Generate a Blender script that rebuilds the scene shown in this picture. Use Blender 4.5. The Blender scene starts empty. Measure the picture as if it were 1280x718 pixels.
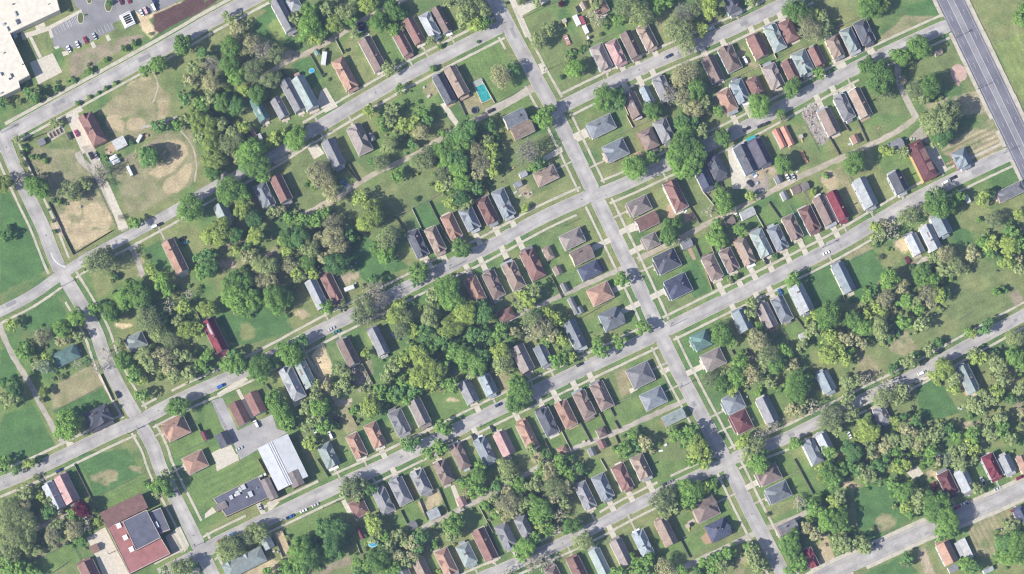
import bpy, math, random
import numpy as np
random.seed(7); rng = np.random.default_rng(7)
scene = bpy.context.scene
COL = scene.collection
S = 0.5                      # metres per map pixel
ZS = 1276.0/256.0
HCAM = 1500.0
NAD = (-90.0, -370.0)       # ground point straight below the aircraft
TH = math.radians(26.0)
VX, VY = math.cos(TH), math.sin(TH)       # along the avenues (world)
HAZE = 5.2e-5
# ------------------------------------------------------------------ survey data
# tile (column,row): positions in map units; 4.984 units = 1 map pixel = 0.5 m
HOUSES = {
(0,1): """575 82 95 205 x rb S fN c
""",
(1,0): """490 92 76 205 g gy 2 fS P
553 22 78 80 h lg 1 fS
1045 335 84 222 g br 1 fS c
872 455 84 205 x or 1 fS c
1232 268 68 155 g rb 1 fS K
545 590 72 215 g gy 2 fS
625 575 86 215 g gn 2 fS K
340 680 70 150 g te 2 fS
468 672 68 130 g gy 1 fS P""",
(1,1): """802 235 84 175 g gy 2 fN K
965 147 98 185 x tg 1 fN K
475 455 80 168 g rb 2 fS
370 495 86 150 x bg 1 fS
115 612 84 130 g gn 1 fS""",
(2,0): """28 190 70 168 g rb 1 fS K c
124 152 74 155 x lg 1 fS K
202 120 62 172 g br 1 fS K
295 505 78 190 g tn 2 fN c
217 553 72 188 g dg 1 fN
1195 352 86 160 x tg 1 fS K
1185 28 84 112 h or 1 fS""",
(2,1): """660 15 140 80 G bg 2 fE
705 90 138 80 G tn 1 fE
1195 65 165 100 h bg 1 fW D
850 375 140 92 h tn 1 fE K
485 590 82 172 x rb 1 fS D
585 545 84 180 x bg 1 fS D
375 642 88 145 x bg 1 fS D
262 690 80 160 x or 1 fS D""",
(2,2): """50 80 82 172 x dg 1 fS D
160 55 78 165 x tn 1 fS D
410 368 84 165 x or 1 fN D c
525 335 84 172 x br 1 fN D c
650 282 88 172 x tn 1 fN D c
770 210 98 192 x rb 1 fN D c
1015 50 142 98 h tg 1 fE
1075 150 136 92 G br 1 fE D c
1125 247 136 92 h nv 1 fE
1190 392 142 112 h or 1 fE D
1262 548 136 122 x bg 1 fE D
1032 648 84 182 g bg 1 fS K""",
(2,3): """62 415 84 165 g tg 2 fS K
368 290 80 142 g gy 1 fS D
490 242 78 130 g lb 1 fS K
705 80 88 172 g tg 2 fS K
832 58 78 128 g bg 1 fS K
318 688 78 168 x br 1 fN K
470 650 88 165 x bg 1 fN D
590 610 84 155 g pk 1 fN
735 555 84 175 x or 1 fN D c
860 475 88 172 x dg 1 fN D
975 425 84 170 x or 1 fN D
1090 365 84 168 x br 1 fN D
1200 312 90 172 x br 1 fN D""",
(2,4): """75 140 88 152 x gy 1 fN
215 80 90 150 x br 1 fN K
80 690 80 155 g tn 1 fS
228 640 90 170 x or 1 fS
355 592 88 135 h gn 1 fS K
470 532 88 205 g rb 1 fS K c
600 475 88 160 x gy 1 fS D
716 425 78 145 x gy 1 fS K
1095 225 80 172 x gy 1 fS K
1205 170 88 160 x bg 1 fS D
1185 640 76 170 g gn 1 fN K
1050 690 84 160 g rb 1 fN K
900 725 80 110 h br 1 fN D""",
(3,0): """10 320 78 150 x pk 1 fS D
105 275 76 168 g br 1 fS D
205 225 80 152 x tn 1 fS D
735 22 92 112 h dg 1 fS K
122 652 84 155 g br 1 fN D
205 592 58 112 g lb 1 fN D
305 552 84 152 x gy 1 fN D
617 428 82 168 g br 1 fN D
722 362 96 160 x br 1 fN D
897 288 92 142 g rb 1 fN D
1005 235 84 162 x gn 1 fN D
1088 190 86 138 h rb 1 fN D
705 625 86 142 h or 1 fS D
785 565 84 145 x lb 1 fS D
880 535 80 115 h rb 1 fS
992 470 88 152 x tg 1 fS
1097 428 76 115 g rb 1 fS
1175 385 98 150 x gn 1 fS
1262 348 66 122 g rb 1 fS D""",
(3,1): """215 145 98 132 h br 1 fS K
310 90 86 142 x gy 1 fS K
10 215 142 110 x bg 1 fW K
635 312 92 152 h dg 1 fS
560 392 78 125 g nv 1 fS
822 272 90 182 g dg 1 fN
910 232 98 165 g dp 1 fN
158 562 132 98 x tg 1 fW K
206 658 138 82 G rb 1 fW D
385 500 88 185 x rb 2 fN K
1112 695 82 155 x br 1 fS D
1218 642 84 160 x rb 1 fS D""",
(3,2): """230 64 90 84 h tg 1 fW D
330 188 146 122 x dg 1 fW K
400 344 146 126 x nv 1 fW D
612 228 84 155 h br 1 fS D
717 182 80 145 x br 1 fS D
815 128 80 172 x tn 1 fS D
917 78 84 172 x gn 1 fS D
1020 45 80 155 x bg 1 fS D
800 562 86 135 g lb 2 fN D
950 532 84 160 g tg 1 fN D
1047 490 84 160 x bg 1 fN D
1170 422 90 182 g lg 2 fN
545 682 112 108 x te 1 fW""",
(3,3): """165 182 148 130 h gy 1 fE K
245 328 146 110 h bg 1 fE K
370 447 145 64 G gn 1 fE
618 85 134 110 h tg 1 fW D
745 355 120 110 h bg 1 fW K
795 472 108 132 h mr 1 fW K
955 402 84 168 g gy 1 fS
1240 660 80 158 x bg 2 fN""",
(3,4): """52 108 84 162 x rb 1 fS D
168 45 86 152 x tn 1 fS D
45 582 80 172 g tg 1 fN D
180 525 80 168 x lb 1 fN K
325 455 84 168 g tn 2 fN
572 312 148 120 x br 1 fE K
650 440 138 118 x nv 1 fE
965 95 138 105 x br 1 fW D
1025 205 142 105 x bg 1 fW K
1085 430 118 80 G gy 1 fW
1225 615 62 125 x rd 1 fS""",
(4,0): """100 288 76 132 x tn 1 fS D
195 245 78 152 x gn 1 fS
283 195 88 150 x dg 1 fS D
160 668 80 158 x gy 1 fN D
258 640 80 185 g tn 1 fN K""",
(4,1): """65 40 84 165 g br 1 fN D
35 590 80 185 g br 1 fS D
120 560 78 188 g rd 2 fS K
290 480 86 190 g lg 2 fS K
497 415 86 132 g dg 2 fS K
890 265 100 112 x lb 1 fS K
1195 475 172 72 x gy 1 fW
765 680 92 132 g lb 2 fN""",
(4,2): """155 295 84 192 g lb 1 fN K
600 85 70 132 g lg 2 fN
697 45 76 165 g lg 2 fN""",
(4,3): """45 225 88 132 g lb 1 fS
930 208 84 182 g gn 2 fN
40 612 74 132 g lg 2 fN
392 432 80 110 x gy 1 fN""",
(4,4): """805 150 86 150 x mr 1 fS K
910 132 80 142 g lg 2 fS
1080 40 80 152 x rd 2 fS K
1172 32 80 112 g lg 1 fS
1275 30 60 110 g or 1 fS
800 585 88 140 g or 1 fN
1265 350 80 90 g nv 1 fN K""",
(0,2): """1090 162 84 215 g or 2 fN K c
850 690 110 95 x gn 1 fW""",
(1,2): """62 655 84 215 g rd 2 fS c
697 395 74 192 g lg 2 fS K
785 345 76 200 x rb 1 fS K
1083 690 76 175 g gy 2 fN""",
(0,3): """410 62 160 90 h te 1 fE
612 440 165 108 x dg 2 fS K
1095 510 148 128 x or 1 fW K
1215 725 138 112 h or 1 fW K""",
(1,3): """895 42 82 172 g br 2 fN K
545 235 90 212 x lg 2 fN P
625 175 74 182 g gn 2 fN
945 622 82 155 x or 1 fS K
1060 555 84 158 x or 1 fS D c
770 680 94 155 x gn 1 fS K
1212 475 90 155 x gy 1 fS""",
(0,4): """333 232 80 175 g lg 2 fN K
415 185 92 182 g pk 2 fN
555 700 105 130 g rb 1 fN""",
(1,4): """960 305 98 105 h rb 1 fN D
1115 262 88 155 x gy 1 fN K
1222 200 92 168 x gy 1 fN D
1232 705 84 110 h gy 1 fN""",
}
# sheds, garages: x y w l style colour
SHEDS = {
(0,1): """745 175 80 66 g wh
258 168 46 40 g gy""",
(1,0): """700 325 30 34 g te
480 650 26 90 s bg
575 470 34 30 g pk""",
(1,1): """1040 135 34 50 g gy
300 105 24 60 s pk
345 135 20 40 s wh""",
(2,0): """1085 35 34 52 g tn
1115 234 18 20 g wh""",
(2,1): """708 368 50 36 g lg
675 432 52 36 g lg""",
(2,2): """865 142 54 86 h tn
922 250 50 56 g br
966 356 38 58 g gy
605 525 92 72 h rb
1022 470 36 112 g gy
1062 498 40 44 g bg""",
(2,3): """950 655 60 56 h or
1195 540 58 58 h br
1200 615 52 58 g rb
1137 662 46 54 g gy""",
(2,4): """325 265 54 60 g pk
150 342 74 62 g lg
20 412 52 48 g gy""",
(1,3): """0 562 38 62 g mr
120 585 88 88 g dg
218 422 88 150 g rb
315 360 92 142 g rb""",
(1,4): """968 460 30 84 g mr
390 525 70 76 g gn""",
(0,4): """588 558 54 50 g or""",
(3,1): """1030 145 40 125 g sa
1078 130 40 128 g sa
1022 400 44 50 g gy
1060 502 40 58 g gy
1130 465 56 50 g br
1185 445 52 50 g tg
830 613 95 56 g wh
720 660 62 50 g br""",
(3,2): """450 85 70 56 g gy
1172 665 38 48 s wh""",
(4,0): """745 328 46 32 g tn""",
(4,1): """225 150 54 56 g or
483 188 86 68 g gy
925 522 24 52 s wh""",
(4,3): """750 690 44 46 g gy""",
(4,4): """912 560 50 132 s wh
870 562 24 92 s wh
1055 692 66 30 s lg
835 682 62 40 s gy""",
}
# vehicles: x y kind angle(u/v/deg) colour
CARS = {
(0,0): """427 305 sedan u white
481 277 sedan u white
531 249 sedan u red
587 226 sedan u silver
880 80 sedan u white
906 68 van u pink
957 48 van u white
965 18 truck u navy
752 8 sedan u darkred
800 0 sedan u red""",
(0,1): """476 113 sedan u magenta
565 252 suv u dark
596 248 sedan u grey
968 692 van v white
992 682 sedan v dark""",
(1,0): """""",
(1,1): """868 422 sedan u blue""",
(2,0): """508 690 suv v dark
1050 58 sedan u dark""",
(2,2): """376 292 sedan u blue
605 187 sedan v dark""",
(2,3): """553 370 sedan v navy
1060 118 sedan v dark
400 572 suv u dark
515 517 sedan u dark""",
(3,0): """342 348 sedan v navy
600 180 van v white
815 375 van u white""",
(3,1): """825 85 sedan v dark
912 66 sedan v dark
948 52 sedan v dark
845 427 suv -40 dark
765 635 truck u white
1115 384 sedan u silver
1080 388 sedan u white""",
(3,2): """1034 385 sedan u blue
945 190 sedan u dark""",
(3,4): """320 154 sedan v dark
347 141 sedan v grey""",
(4,1): """835 391 suv v dark
792 417 van v white""",
(4,2): """45 140 sedan v white
550 186 suv u darkred""",
(4,3): """640 172 van v white
190 558 sedan u white""",
(4,4): """905 276 sedan v white
935 268 sedan v grey
1112 184 sedan v silver
1250 116 van v darkred
862 300 sedan v red
1020 138 truck u white
340 536 sedan v grey
1210 333 sedan u red""",
(0,2): """1135 52 sedan v dark
1150 80 sedan v teal""",
(1,2): """790 613 sedan v silver
822 632 sedan v teal
1178 656 sedan -40 navy
1010 400 suv v dark""",
(0,3): """730 306 suv u dark""",
(1,3): """100 253 van v blue
320 490 van u white
820 460 sedan u dark
782 560 van u white
215 642 sedan v silver
680 525 sedan u white""",
(0,4): """368 72 suv v navy""",
(1,4): """530 360 truck v blue
615 321 sedan v white
688 286 sedan v silver
172 468 sedan v blue
98 506 sedan v red
345 302 sedan u silver""",
}
# trees: x y r kind
TREES = {
(0,0): """1140 275 64 g;905 440 42 g;985 400 58 g;1150 610 52 d;1205 425 55 o;1262 330 45 d;1180 500 45 b;1240 640 45 g;1270 690 40 g;200 590 52 d;228 628 25 g;268 580 25 d;115 635 22 o;350 555 22 d;458 505 16 d;560 445 24 g;655 375 18 g;775 305 22 g;835 272 22 g;935 212 14 o;485 645 17 g;555 605 14 y;612 578 11 g;660 548 16 g;715 517 15 g;432 65 12 d;530 95 8 d;10 640 40 d;680 20 22 d""",
(1,0): """145 110 42 o;205 190 55 b;160 300 72 g;150 400 66 g;190 470 62 g;285 280 62 b;360 320 72 p;440 330 60 o;300 440 72 o;410 500 58 o;330 590 60 g;45 400 58 p;35 510 62 b;30 620 50 o;200 660 58 d;110 640 56 g;240 560 44 y;650 70 60 g;650 165 72 g;718 205 50 g;760 60 55 o;810 150 56 y;880 75 66 o;910 125 52 g;1015 25 62 y;690 250 48 y;1085 130 62 g;1170 60 58 g;1180 185 45 g;1220 90 42 d;930 200 38 o;1140 430 48 o;1215 555 35 g;1020 692 46 y;1170 690 50 o;740 467 11 d;770 497 11 d;820 437 13 d;880 316 13 d;560 120 45 o;620 230 45 g""",
(2,0): """350 90 74 o;440 55 58 o;400 140 58 y;470 145 48 g;330 30 56 o;240 20 40 o;190 290 19 g;145 430 25 g;427 262 11 d;570 480 74 b;640 440 50 d;1030 430 64 g;805 255 60 o;860 195 45 o;1210 620 75 g;860 690 50 g;1140 100 50 p;1160 30 40 o;1180 140 40 p;130 250 30 o;80 710 50 g;985 345 10 d;1006 342 10 d;1030 337 10 d;1057 328 10 d;1085 316 10 d;1110 295 10 d;1122 265 10 d;945 25 22 m;700 10 30 o;790 12 36 o;600 20 12 d""",
(3,0): """75 45 76 o;160 90 82 o;30 120 48 g;275 40 54 g;335 10 48 g;400 190 95 o;430 80 70 p;450 280 68 o;545 180 52 y;590 45 60 y;505 50 58 o;655 30 46 o;440 455 80 b;395 500 48 b;510 560 64 g;430 610 60 b;490 680 60 b;350 590 58 p;560 640 48 o;645 695 38 g;235 690 60 g;900 660 74 g;1110 550 57 g;1035 705 30 g;1130 60 76 g;1180 110 62 o;1235 90 46 y;1222 190 74 b;1262 450 34 g;15 620 64 d;855 15 38 o;172 150 24 y""",
(4,0): """330 50 74 g;400 30 45 y;280 30 46 g;25 110 48 o;40 180 46 o;10 460 36 g;620 295 74 g;510 355 64 g;300 410 58 g;380 490 96 g;405 570 56 o;600 560 62 o;690 530 72 g;640 615 50 o;705 560 50 d;800 720 92 o;1250 130 48 g;1262 60 38 g;740 690 42 g;515 500 32 p""",
(0,1): """210 445 64 g;265 460 60 g;430 470 68 o;525 430 50 o;475 500 42 o;630 350 62 p;640 430 34 p;995 70 54 d;930 255 70 d;885 240 50 o;842 675 44 g;1180 580 84 g;1100 60 38 g;1230 40 58 y;1250 130 48 o;1160 20 38 o;340 50 34 o;110 150 30 o;145 195 18 d;135 240 24 o;140 305 24 o;240 262 22 g;280 285 18 g;655 270 20 g;370 540 20 g;818 168 18 d;25 430 60 y;130 390 48 p;60 700 20 d;300 590 9 d;330 660 11 d;750 640 24 p""",
(1,1): """20 60 58 y;100 60 50 o;40 170 62 y;130 190 58 o;170 110 54 o;60 280 68 y;50 360 56 g;240 80 48 y;200 160 56 o;285 230 82 g;330 310 78 g;265 300 64 d;355 375 54 g;200 260 46 o;150 470 84 g;215 485 64 g;230 590 58 y;310 650 58 d;430 150 54 y;478 110 38 y;565 150 74 g;595 108 48 g;700 350 74 b;735 400 72 b;790 490 56 b;680 430 26 g;750 340 46 b;1100 60 50 g;1140 30 54 o;1100 300 56 o;1150 190 56 o;1052 290 38 d;1235 60 50 y;1200 380 48 g;970 520 54 y;1045 620 74 y;1030 560 54 y;1000 670 58 y;745 610 48 g;690 655 52 g;615 650 48 g;525 640 44 g;430 600 44 o;800 665 58 b;470 595 38 b;100 690 58 y""",
(2,1): """30 50 54 y;65 105 56 b;110 20 46 d;20 180 38 d;205 115 32 g;350 95 82 d;330 175 66 g;260 160 56 g;180 220 56 g;110 265 62 o;60 295 56 o;235 290 58 g;300 270 70 d;310 345 62 g;330 425 58 g;200 370 56 o;250 340 46 d;240 430 52 o;200 440 46 y;410 230 58 b;440 300 62 b;430 370 48 b;500 200 52 y;520 270 52 y;520 345 48 y;480 170 46 o;420 450 46 d;320 515 56 d;250 545 48 y;355 550 46 o;740 230 84 p;800 290 48 d;770 325 42 g;840 25 60 g;722 580 28 y;780 30 28 g;490 60 46 d;45 522 16 d;540 140 28 d""",
(3,1): """440 110 68 g;420 200 82 g;505 225 76 g;385 270 76 g;480 315 76 g;420 355 54 g;545 100 52 o;680 140 58 g;230 265 50 g;125 330 78 g;240 0 38 y;670 510 58 g;690 565 56 g;850 505 38 y;590 600 46 p;350 690 58 g;640 690 46 g;1050 310 58 g;1040 15 32 o;640 440 22 d;420 40 56 d;1240 480 26 y;490 40 46 d""",
(4,1): """215 300 72 g;445 225 36 y;400 215 36 y;740 40 100 o;775 110 74 d;690 70 56 o;745 165 48 o;735 540 88 g;800 570 66 g;690 590 56 o;862 510 48 g;555 625 66 o;605 590 38 p;450 685 48 p;345 695 38 y;1020 520 52 y;1055 490 42 d;1090 650 56 o;1240 620 38 y;1180 710 38 d;40 380 22 g;525 230 42 o;400 670 30 b""",
(0,2): """615 195 94 o;665 160 58 o;560 220 50 o;590 490 48 g;690 515 60 g;780 420 68 g;870 405 74 g;830 370 56 g;765 475 42 g;925 545 84 o;970 620 68 o;900 480 54 o;1005 560 48 d;1010 330 58 g;960 290 42 y;930 235 36 y;1050 375 48 g;1060 470 46 p;1140 485 52 y;1180 400 38 p;1255 170 50 d;1255 270 52 g;1170 620 58 y;1235 620 52 y;1060 690 56 o;70 590 44 y;385 610 58 g;475 545 58 g;270 660 58 b;380 685 46 b;490 660 38 o;722 290 22 d;740 700 38 o;340 10 16 g;170 708 34 d;20 40 46 d;900 170 18 y;1110 560 42 o""",
(1,2): """100 40 68 y;30 40 58 y;180 30 56 d;190 130 36 y;260 100 34 d;320 30 58 y;270 170 46 b;345 210 58 o;395 230 62 o;350 310 56 b;410 325 58 b;180 320 76 g;240 335 66 g;190 410 82 g;290 430 72 g;220 475 66 g;440 425 82 g;490 420 62 g;395 430 56 g;450 490 44 g;510 130 48 y;540 220 56 b;590 290 46 o;560 255 54 y;520 60 56 g;590 50 66 d;650 110 66 o;640 200 56 g;670 270 48 y;700 60 46 b;740 170 46 b;800 40 72 b;835 105 56 b;820 210 72 d;1140 50 74 o;1080 110 56 g;1130 150 56 g;1050 310 46 d;1060 380 74 p;1100 440 56 p;985 470 76 o;970 545 66 o;1035 500 54 p;760 490 52 g;20 490 58 y;30 150 48 d;20 240 56 d;1210 465 48 y;1185 530 56 y;1245 540 56 o;1225 620 56 o;860 450 28 o;600 700 56 d;480 60 36 y;890 20 54 d""",
(2,2): """55 260 66 g;40 320 36 d;320 120 58 g;300 80 36 g;240 370 82 g;200 345 56 g;265 430 76 g;150 420 56 o;340 530 76 y;260 605 72 y;380 480 50 y;130 540 66 o;470 520 66 d;440 470 46 d;100 640 56 d;30 630 46 y;210 690 56 d;470 640 46 d;560 630 56 g;775 380 54 o;740 440 56 y;700 400 36 y;700 475 46 o;760 560 66 o;865 520 46 y;920 560 50 y;830 610 70 b;760 640 56 p;890 650 52 b;650 630 34 b;950 690 46 y;850 690 36 g;680 650 28 o;1180 600 18 o;1165 690 38 g;400 650 56 d""",
(3,2): """340 30 68 g;640 50 58 g;665 75 46 g;780 0 46 g;50 310 52 g;1115 305 55 g;180 610 52 g;660 645 72 g;722 690 42 g;860 450 42 o;850 520 46 o;905 600 36 g;900 690 72 b;870 640 36 y;1255 540 48 y;1235 620 56 o;1170 712 42 o;760 290 22 g;720 312 22 o;1000 165 22 d;30 690 50 g""",
(4,2): """430 310 64 g;518 350 44 b;305 410 46 g;340 370 36 d;410 430 58 b;60 525 78 g;20 560 56 g;95 560 46 g;215 560 62 g;275 600 62 g;300 530 46 y;380 605 62 o;370 500 52 y;400 665 46 o;465 500 27 b;60 660 56 y;170 675 56 b;255 695 46 b;640 265 62 g;665 305 56 g;720 180 48 o;785 150 58 b;850 220 58 o;780 245 56 o;720 300 46 g;540 440 56 g;530 575 52 g;600 440 46 o;620 490 42 g;640 585 56 o;680 400 62 b;740 400 58 y;700 460 36 b;790 390 40 d;955 140 54 b;1020 75 52 g;1075 80 56 y;1065 140 42 g;1180 95 62 y;1240 80 56 g;1205 30 56 g;1240 185 36 b;1165 200 56 y;1255 240 46 o;1105 385 30 g;1150 370 26 d;1045 600 54 d;925 630 34 g;962 640 30 y;740 700 32 d;1210 670 58 o;370 35 56 o;445 25 56 p;350 90 22 d;375 170 22 o;920 245 28 o""",
(0,3): """150 40 54 g;290 135 56 t;230 130 36 p;290 80 36 y;100 270 58 d;80 320 56 o;40 350 56 o;20 230 38 d;420 495 86 g;395 440 46 g;370 545 42 g;270 290 32 y;262 340 22 o;770 90 58 g;835 185 56 g;880 310 48 g;812 110 36 d;900 60 58 o;945 130 56 o;1020 70 66 b;1055 130 56 b;1080 190 48 o;1135 60 56 o;1180 180 56 o;1255 120 46 g;1105 382 68 g;660 60 52 p;610 150 36 p;490 120 34 p;380 200 22 o;240 712 26 d;880 215 36 y""",
(1,3): """135 125 56 g;200 120 68 g;180 60 46 d;345 130 76 g;300 160 56 g;350 195 54 g;430 100 46 g;530 55 76 g;490 40 56 g;595 50 46 g;20 60 46 g;10 140 36 d;440 340 56 g;470 405 66 g;505 470 54 g;430 300 36 g;520 505 36 g;705 390 62 g;640 390 56 o;750 360 46 d;690 330 56 o;690 470 56 o;740 505 56 g;630 510 38 o;650 610 52 y;690 255 46 o;830 150 46 o;870 240 56 o;880 180 46 o;820 290 36 o;760 250 36 b;1035 380 66 y;990 400 46 o;1080 350 46 o;930 410 36 g;1100 290 56 g;1205 290 54 d;1170 330 46 g;1240 240 46 g;1230 90 56 y;1170 140 56 o;1130 200 46 o;1000 50 36 y;1055 330 54 o;1255 600 40 g;1262 335 44 g""",
(2,3): """60 60 66 y;130 20 46 g;120 140 58 y;60 200 66 y;170 180 60 y;210 130 46 g;130 240 54 y;250 250 56 g;270 40 56 g;345 60 62 g;320 100 56 g;420 130 66 g;450 70 56 d;400 160 50 o;570 40 60 y;585 90 66 o;560 130 50 o;620 150 36 o;670 240 60 g;695 300 72 g;660 360 64 g;640 330 46 y;920 100 56 g;960 80 42 g;1010 70 38 y;1190 30 56 g;200 510 56 g;240 520 36 g;30 270 54 d;20 620 54 d;110 670 46 g;185 630 52 g;760 650 40 o;930 705 40 g;870 680 26 d;990 700 36 d;0 40 46 g""",
(3,3): """600 210 60 o;665 240 62 g;690 180 46 o;760 200 66 g;730 270 46 y;790 110 56 g;850 190 66 b;830 140 46 y;960 60 76 o;1010 110 66 g;940 120 56 o;1060 40 56 g;900 290 28 g;960 230 46 o;1130 235 74 g;1150 290 72 g;1190 220 52 g;1090 255 46 g;1110 130 46 b;1130 400 56 b;1090 400 36 b;1170 360 46 o;1240 380 56 p;110 560 44 g;180 560 18 y;190 605 56 b;60 650 56 g;140 620 42 d;390 560 52 g;475 530 56 g;480 590 56 g;520 630 66 y;550 670 56 y;500 690 46 y;360 530 36 o;810 600 56 y;885 620 62 o;850 685 60 o;900 560 46 p;960 520 42 p;1000 500 34 p;1125 610 50 g;920 690 46 d""",
(4,3): """60 60 66 y;150 70 56 y;110 25 56 y;190 40 36 g;170 230 56 o;240 210 46 o;285 210 46 p;180 340 56 o;190 430 56 o;70 450 82 o;30 400 46 p;100 510 54 o;290 510 58 y;325 550 58 y;260 565 46 y;400 330 66 o;340 310 50 p;440 250 56 p;505 285 56 o;545 280 50 p;490 340 46 o;470 470 36 y;530 440 32 d;605 470 46 d;460 150 40 d;560 100 56 o;605 60 36 d;680 30 46 o;780 150 66 y;740 190 56 y;835 200 56 o;775 120 46 o;845 270 46 y;950 360 56 o;1000 390 56 o;1060 340 56 o;1110 300 56 y;1140 220 56 o;1080 100 56 o;1000 80 56 y;1130 130 56 o;1100 60 36 d;1220 70 64 g;1262 130 46 g;960 60 46 o;1130 460 56 o;1140 520 56 g;1060 545 56 o;960 550 56 g;930 590 46 y;860 580 46 g;800 520 46 d;750 530 46 o;700 565 56 o;640 570 56 o;560 540 56 b;540 590 56 o;600 610 46 b;460 590 56 o;410 625 56 b;310 650 56 o;480 660 46 g;700 660 46 g;840 660 46 o;900 640 46 o;960 645 46 y;1190 580 46 o;1262 420 36 b;60 665 54 g;210 660 66 d;1250 520 26 o;420 690 46 d;1250 270 46 o;1200 340 36 d;1010 300 46 o;1050 480 36 o;350 690 34 b;800 690 30 t""",
(0,4): """20 40 56 g;182 30 42 y;100 70 36 d;160 210 56 o;120 245 46 o;150 290 54 b;60 320 76 o;40 400 66 o;140 370 74 o;180 425 64 o;90 500 74 o;170 520 62 o;220 560 42 o;60 580 66 o;250 230 34 y;300 330 54 d;350 420 54 o;330 485 58 b;450 350 46 g;460 430 58 b;440 475 46 b;510 310 57 m;540 370 42 p;540 425 34 p;490 510 34 g;610 390 30 y;1015 165 66 g;1040 110 46 o;960 170 46 g;980 215 40 o;1060 220 34 d;1110 690 66 o;1170 670 56 o;1030 710 46 o;20 620 56 g;120 690 56 g;60 690 56 g;200 700 46 g;20 500 54 o;300 260 36 o;225 110 24 o""",
(1,4): """150 550 76 o;110 590 46 o;210 520 58 o;265 490 58 o;335 460 62 o;290 440 46 o;370 430 36 o;130 520 46 o;910 170 68 o;880 205 50 o;960 160 52 o;950 230 42 o;600 560 76 g;650 615 76 g;560 620 56 g;710 580 56 g;610 510 46 g;580 675 56 g;740 430 62 d;825 430 72 d;800 520 72 d;770 570 56 d;850 500 46 d;830 580 46 d;1040 380 52 y;1070 430 56 y;1060 485 46 o;1110 480 46 g;1080 630 76 g;1040 660 56 g;950 650 46 g;1150 560 56 o;1130 640 46 o;1200 600 56 b;1200 470 46 o;1250 640 46 o;1262 520 46 o;1180 690 56 g;660 692 28 p;1040 185 40 d;510 690 56 g;400 710 44 g;960 702 46 d""",
(2,4): """430 110 58 g;420 190 56 g;355 150 46 g;440 50 46 g;600 60 58 o;570 20 36 o;540 170 46 d;350 210 26 b;615 270 72 b;580 310 46 b;640 330 46 b;600 360 36 b;610 200 36 b;670 150 46 g;690 180 44 g;620 120 46 o;470 290 32 g;520 250 36 o;540 340 36 g;870 90 58 b;905 190 72 o;890 245 56 b;980 170 50 b;770 160 56 o;820 90 46 g;940 30 56 g;1000 100 46 g;1055 60 42 d;820 300 72 g;790 365 56 g;860 350 46 g;760 250 46 g;710 270 56 o;870 440 46 g;820 420 46 y;920 440 44 p;960 270 46 o;930 350 46 p;1010 420 57 g;975 440 36 g;730 555 62 g;690 575 54 g;710 600 46 g;1075 520 58 o;1110 500 46 o;760 650 62 p;830 640 52 p;610 710 44 p;780 490 46 g;270 420 66 g;250 470 56 o;300 380 54 g;230 400 36 o;60 490 56 d;50 560 46 d;20 520 54 b;10 600 46 b;160 540 22 g;40 610 36 o;180 700 18 y;820 30 36 o;880 40 36 b;320 140 34 d""",
(3,4): """325 240 76 o;280 270 66 o;360 290 56 o;310 330 46 o;375 220 46 o;450 180 62 g;515 200 62 g;470 260 56 g;550 175 50 y;430 245 46 g;615 160 44 g;560 20 46 y;530 10 40 g;470 20 34 g;900 20 68 g;1090 520 66 g;1110 560 60 g;1120 480 46 g;1150 620 46 g;1200 430 46 b;1240 470 46 b;1245 300 56 g;1160 280 46 p;1140 250 34 p;580 640 56 g;640 620 56 g;700 590 56 g;735 560 36 g;620 685 46 g;665 660 54 o;860 580 52 o;880 640 56 o;850 550 42 g;905 680 46 o;930 650 36 o;420 700 46 g;315 680 62 b;200 640 56 g;225 610 36 g;130 640 34 g;150 700 54 g;20 700 46 g;110 600 26 g;1150 660 54 g;1100 690 46 g;1255 250 36 g;950 350 18 o;510 700 34 d""",
(4,4): """60 80 66 g;130 80 56 g;90 140 56 g;20 60 46 y;230 60 56 d;270 90 56 o;310 70 46 o;370 40 54 d;330 110 44 o;290 140 34 g;200 20 44 d;120 240 56 o;110 290 44 o;100 270 54 y;50 370 66 g;120 385 66 g;30 425 46 g;150 410 56 g;140 330 46 g;130 500 56 o;160 540 56 o;120 555 46 o;270 520 56 o;285 560 44 o;530 200 58 g;560 170 46 y;510 230 46 g;580 210 46 o;630 240 56 o;660 250 46 o;540 300 46 y;560 350 36 g;620 290 46 o;710 270 66 g;760 260 66 g;730 340 76 g;800 375 76 g;820 440 60 g;770 465 56 g;690 290 44 g;780 300 56 d;980 185 44 o;800 15 30 t;870 30 56 o;960 10 34 o;690 20 36 g;740 20 34 b;1160 530 66 d;1230 520 72 g;1190 600 66 g;1250 600 56 g;1140 590 46 g;1190 430 46 o;1230 400 36 o;550 620 42 d;540 655 30 o;930 660 56 g;890 650 34 g;970 680 46 d;720 170 24 m;490 60 46 y;540 40 44 y;460 160 46 g;500 30 40 g;640 40 26 g;1270 400 28 y""",
}
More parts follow.
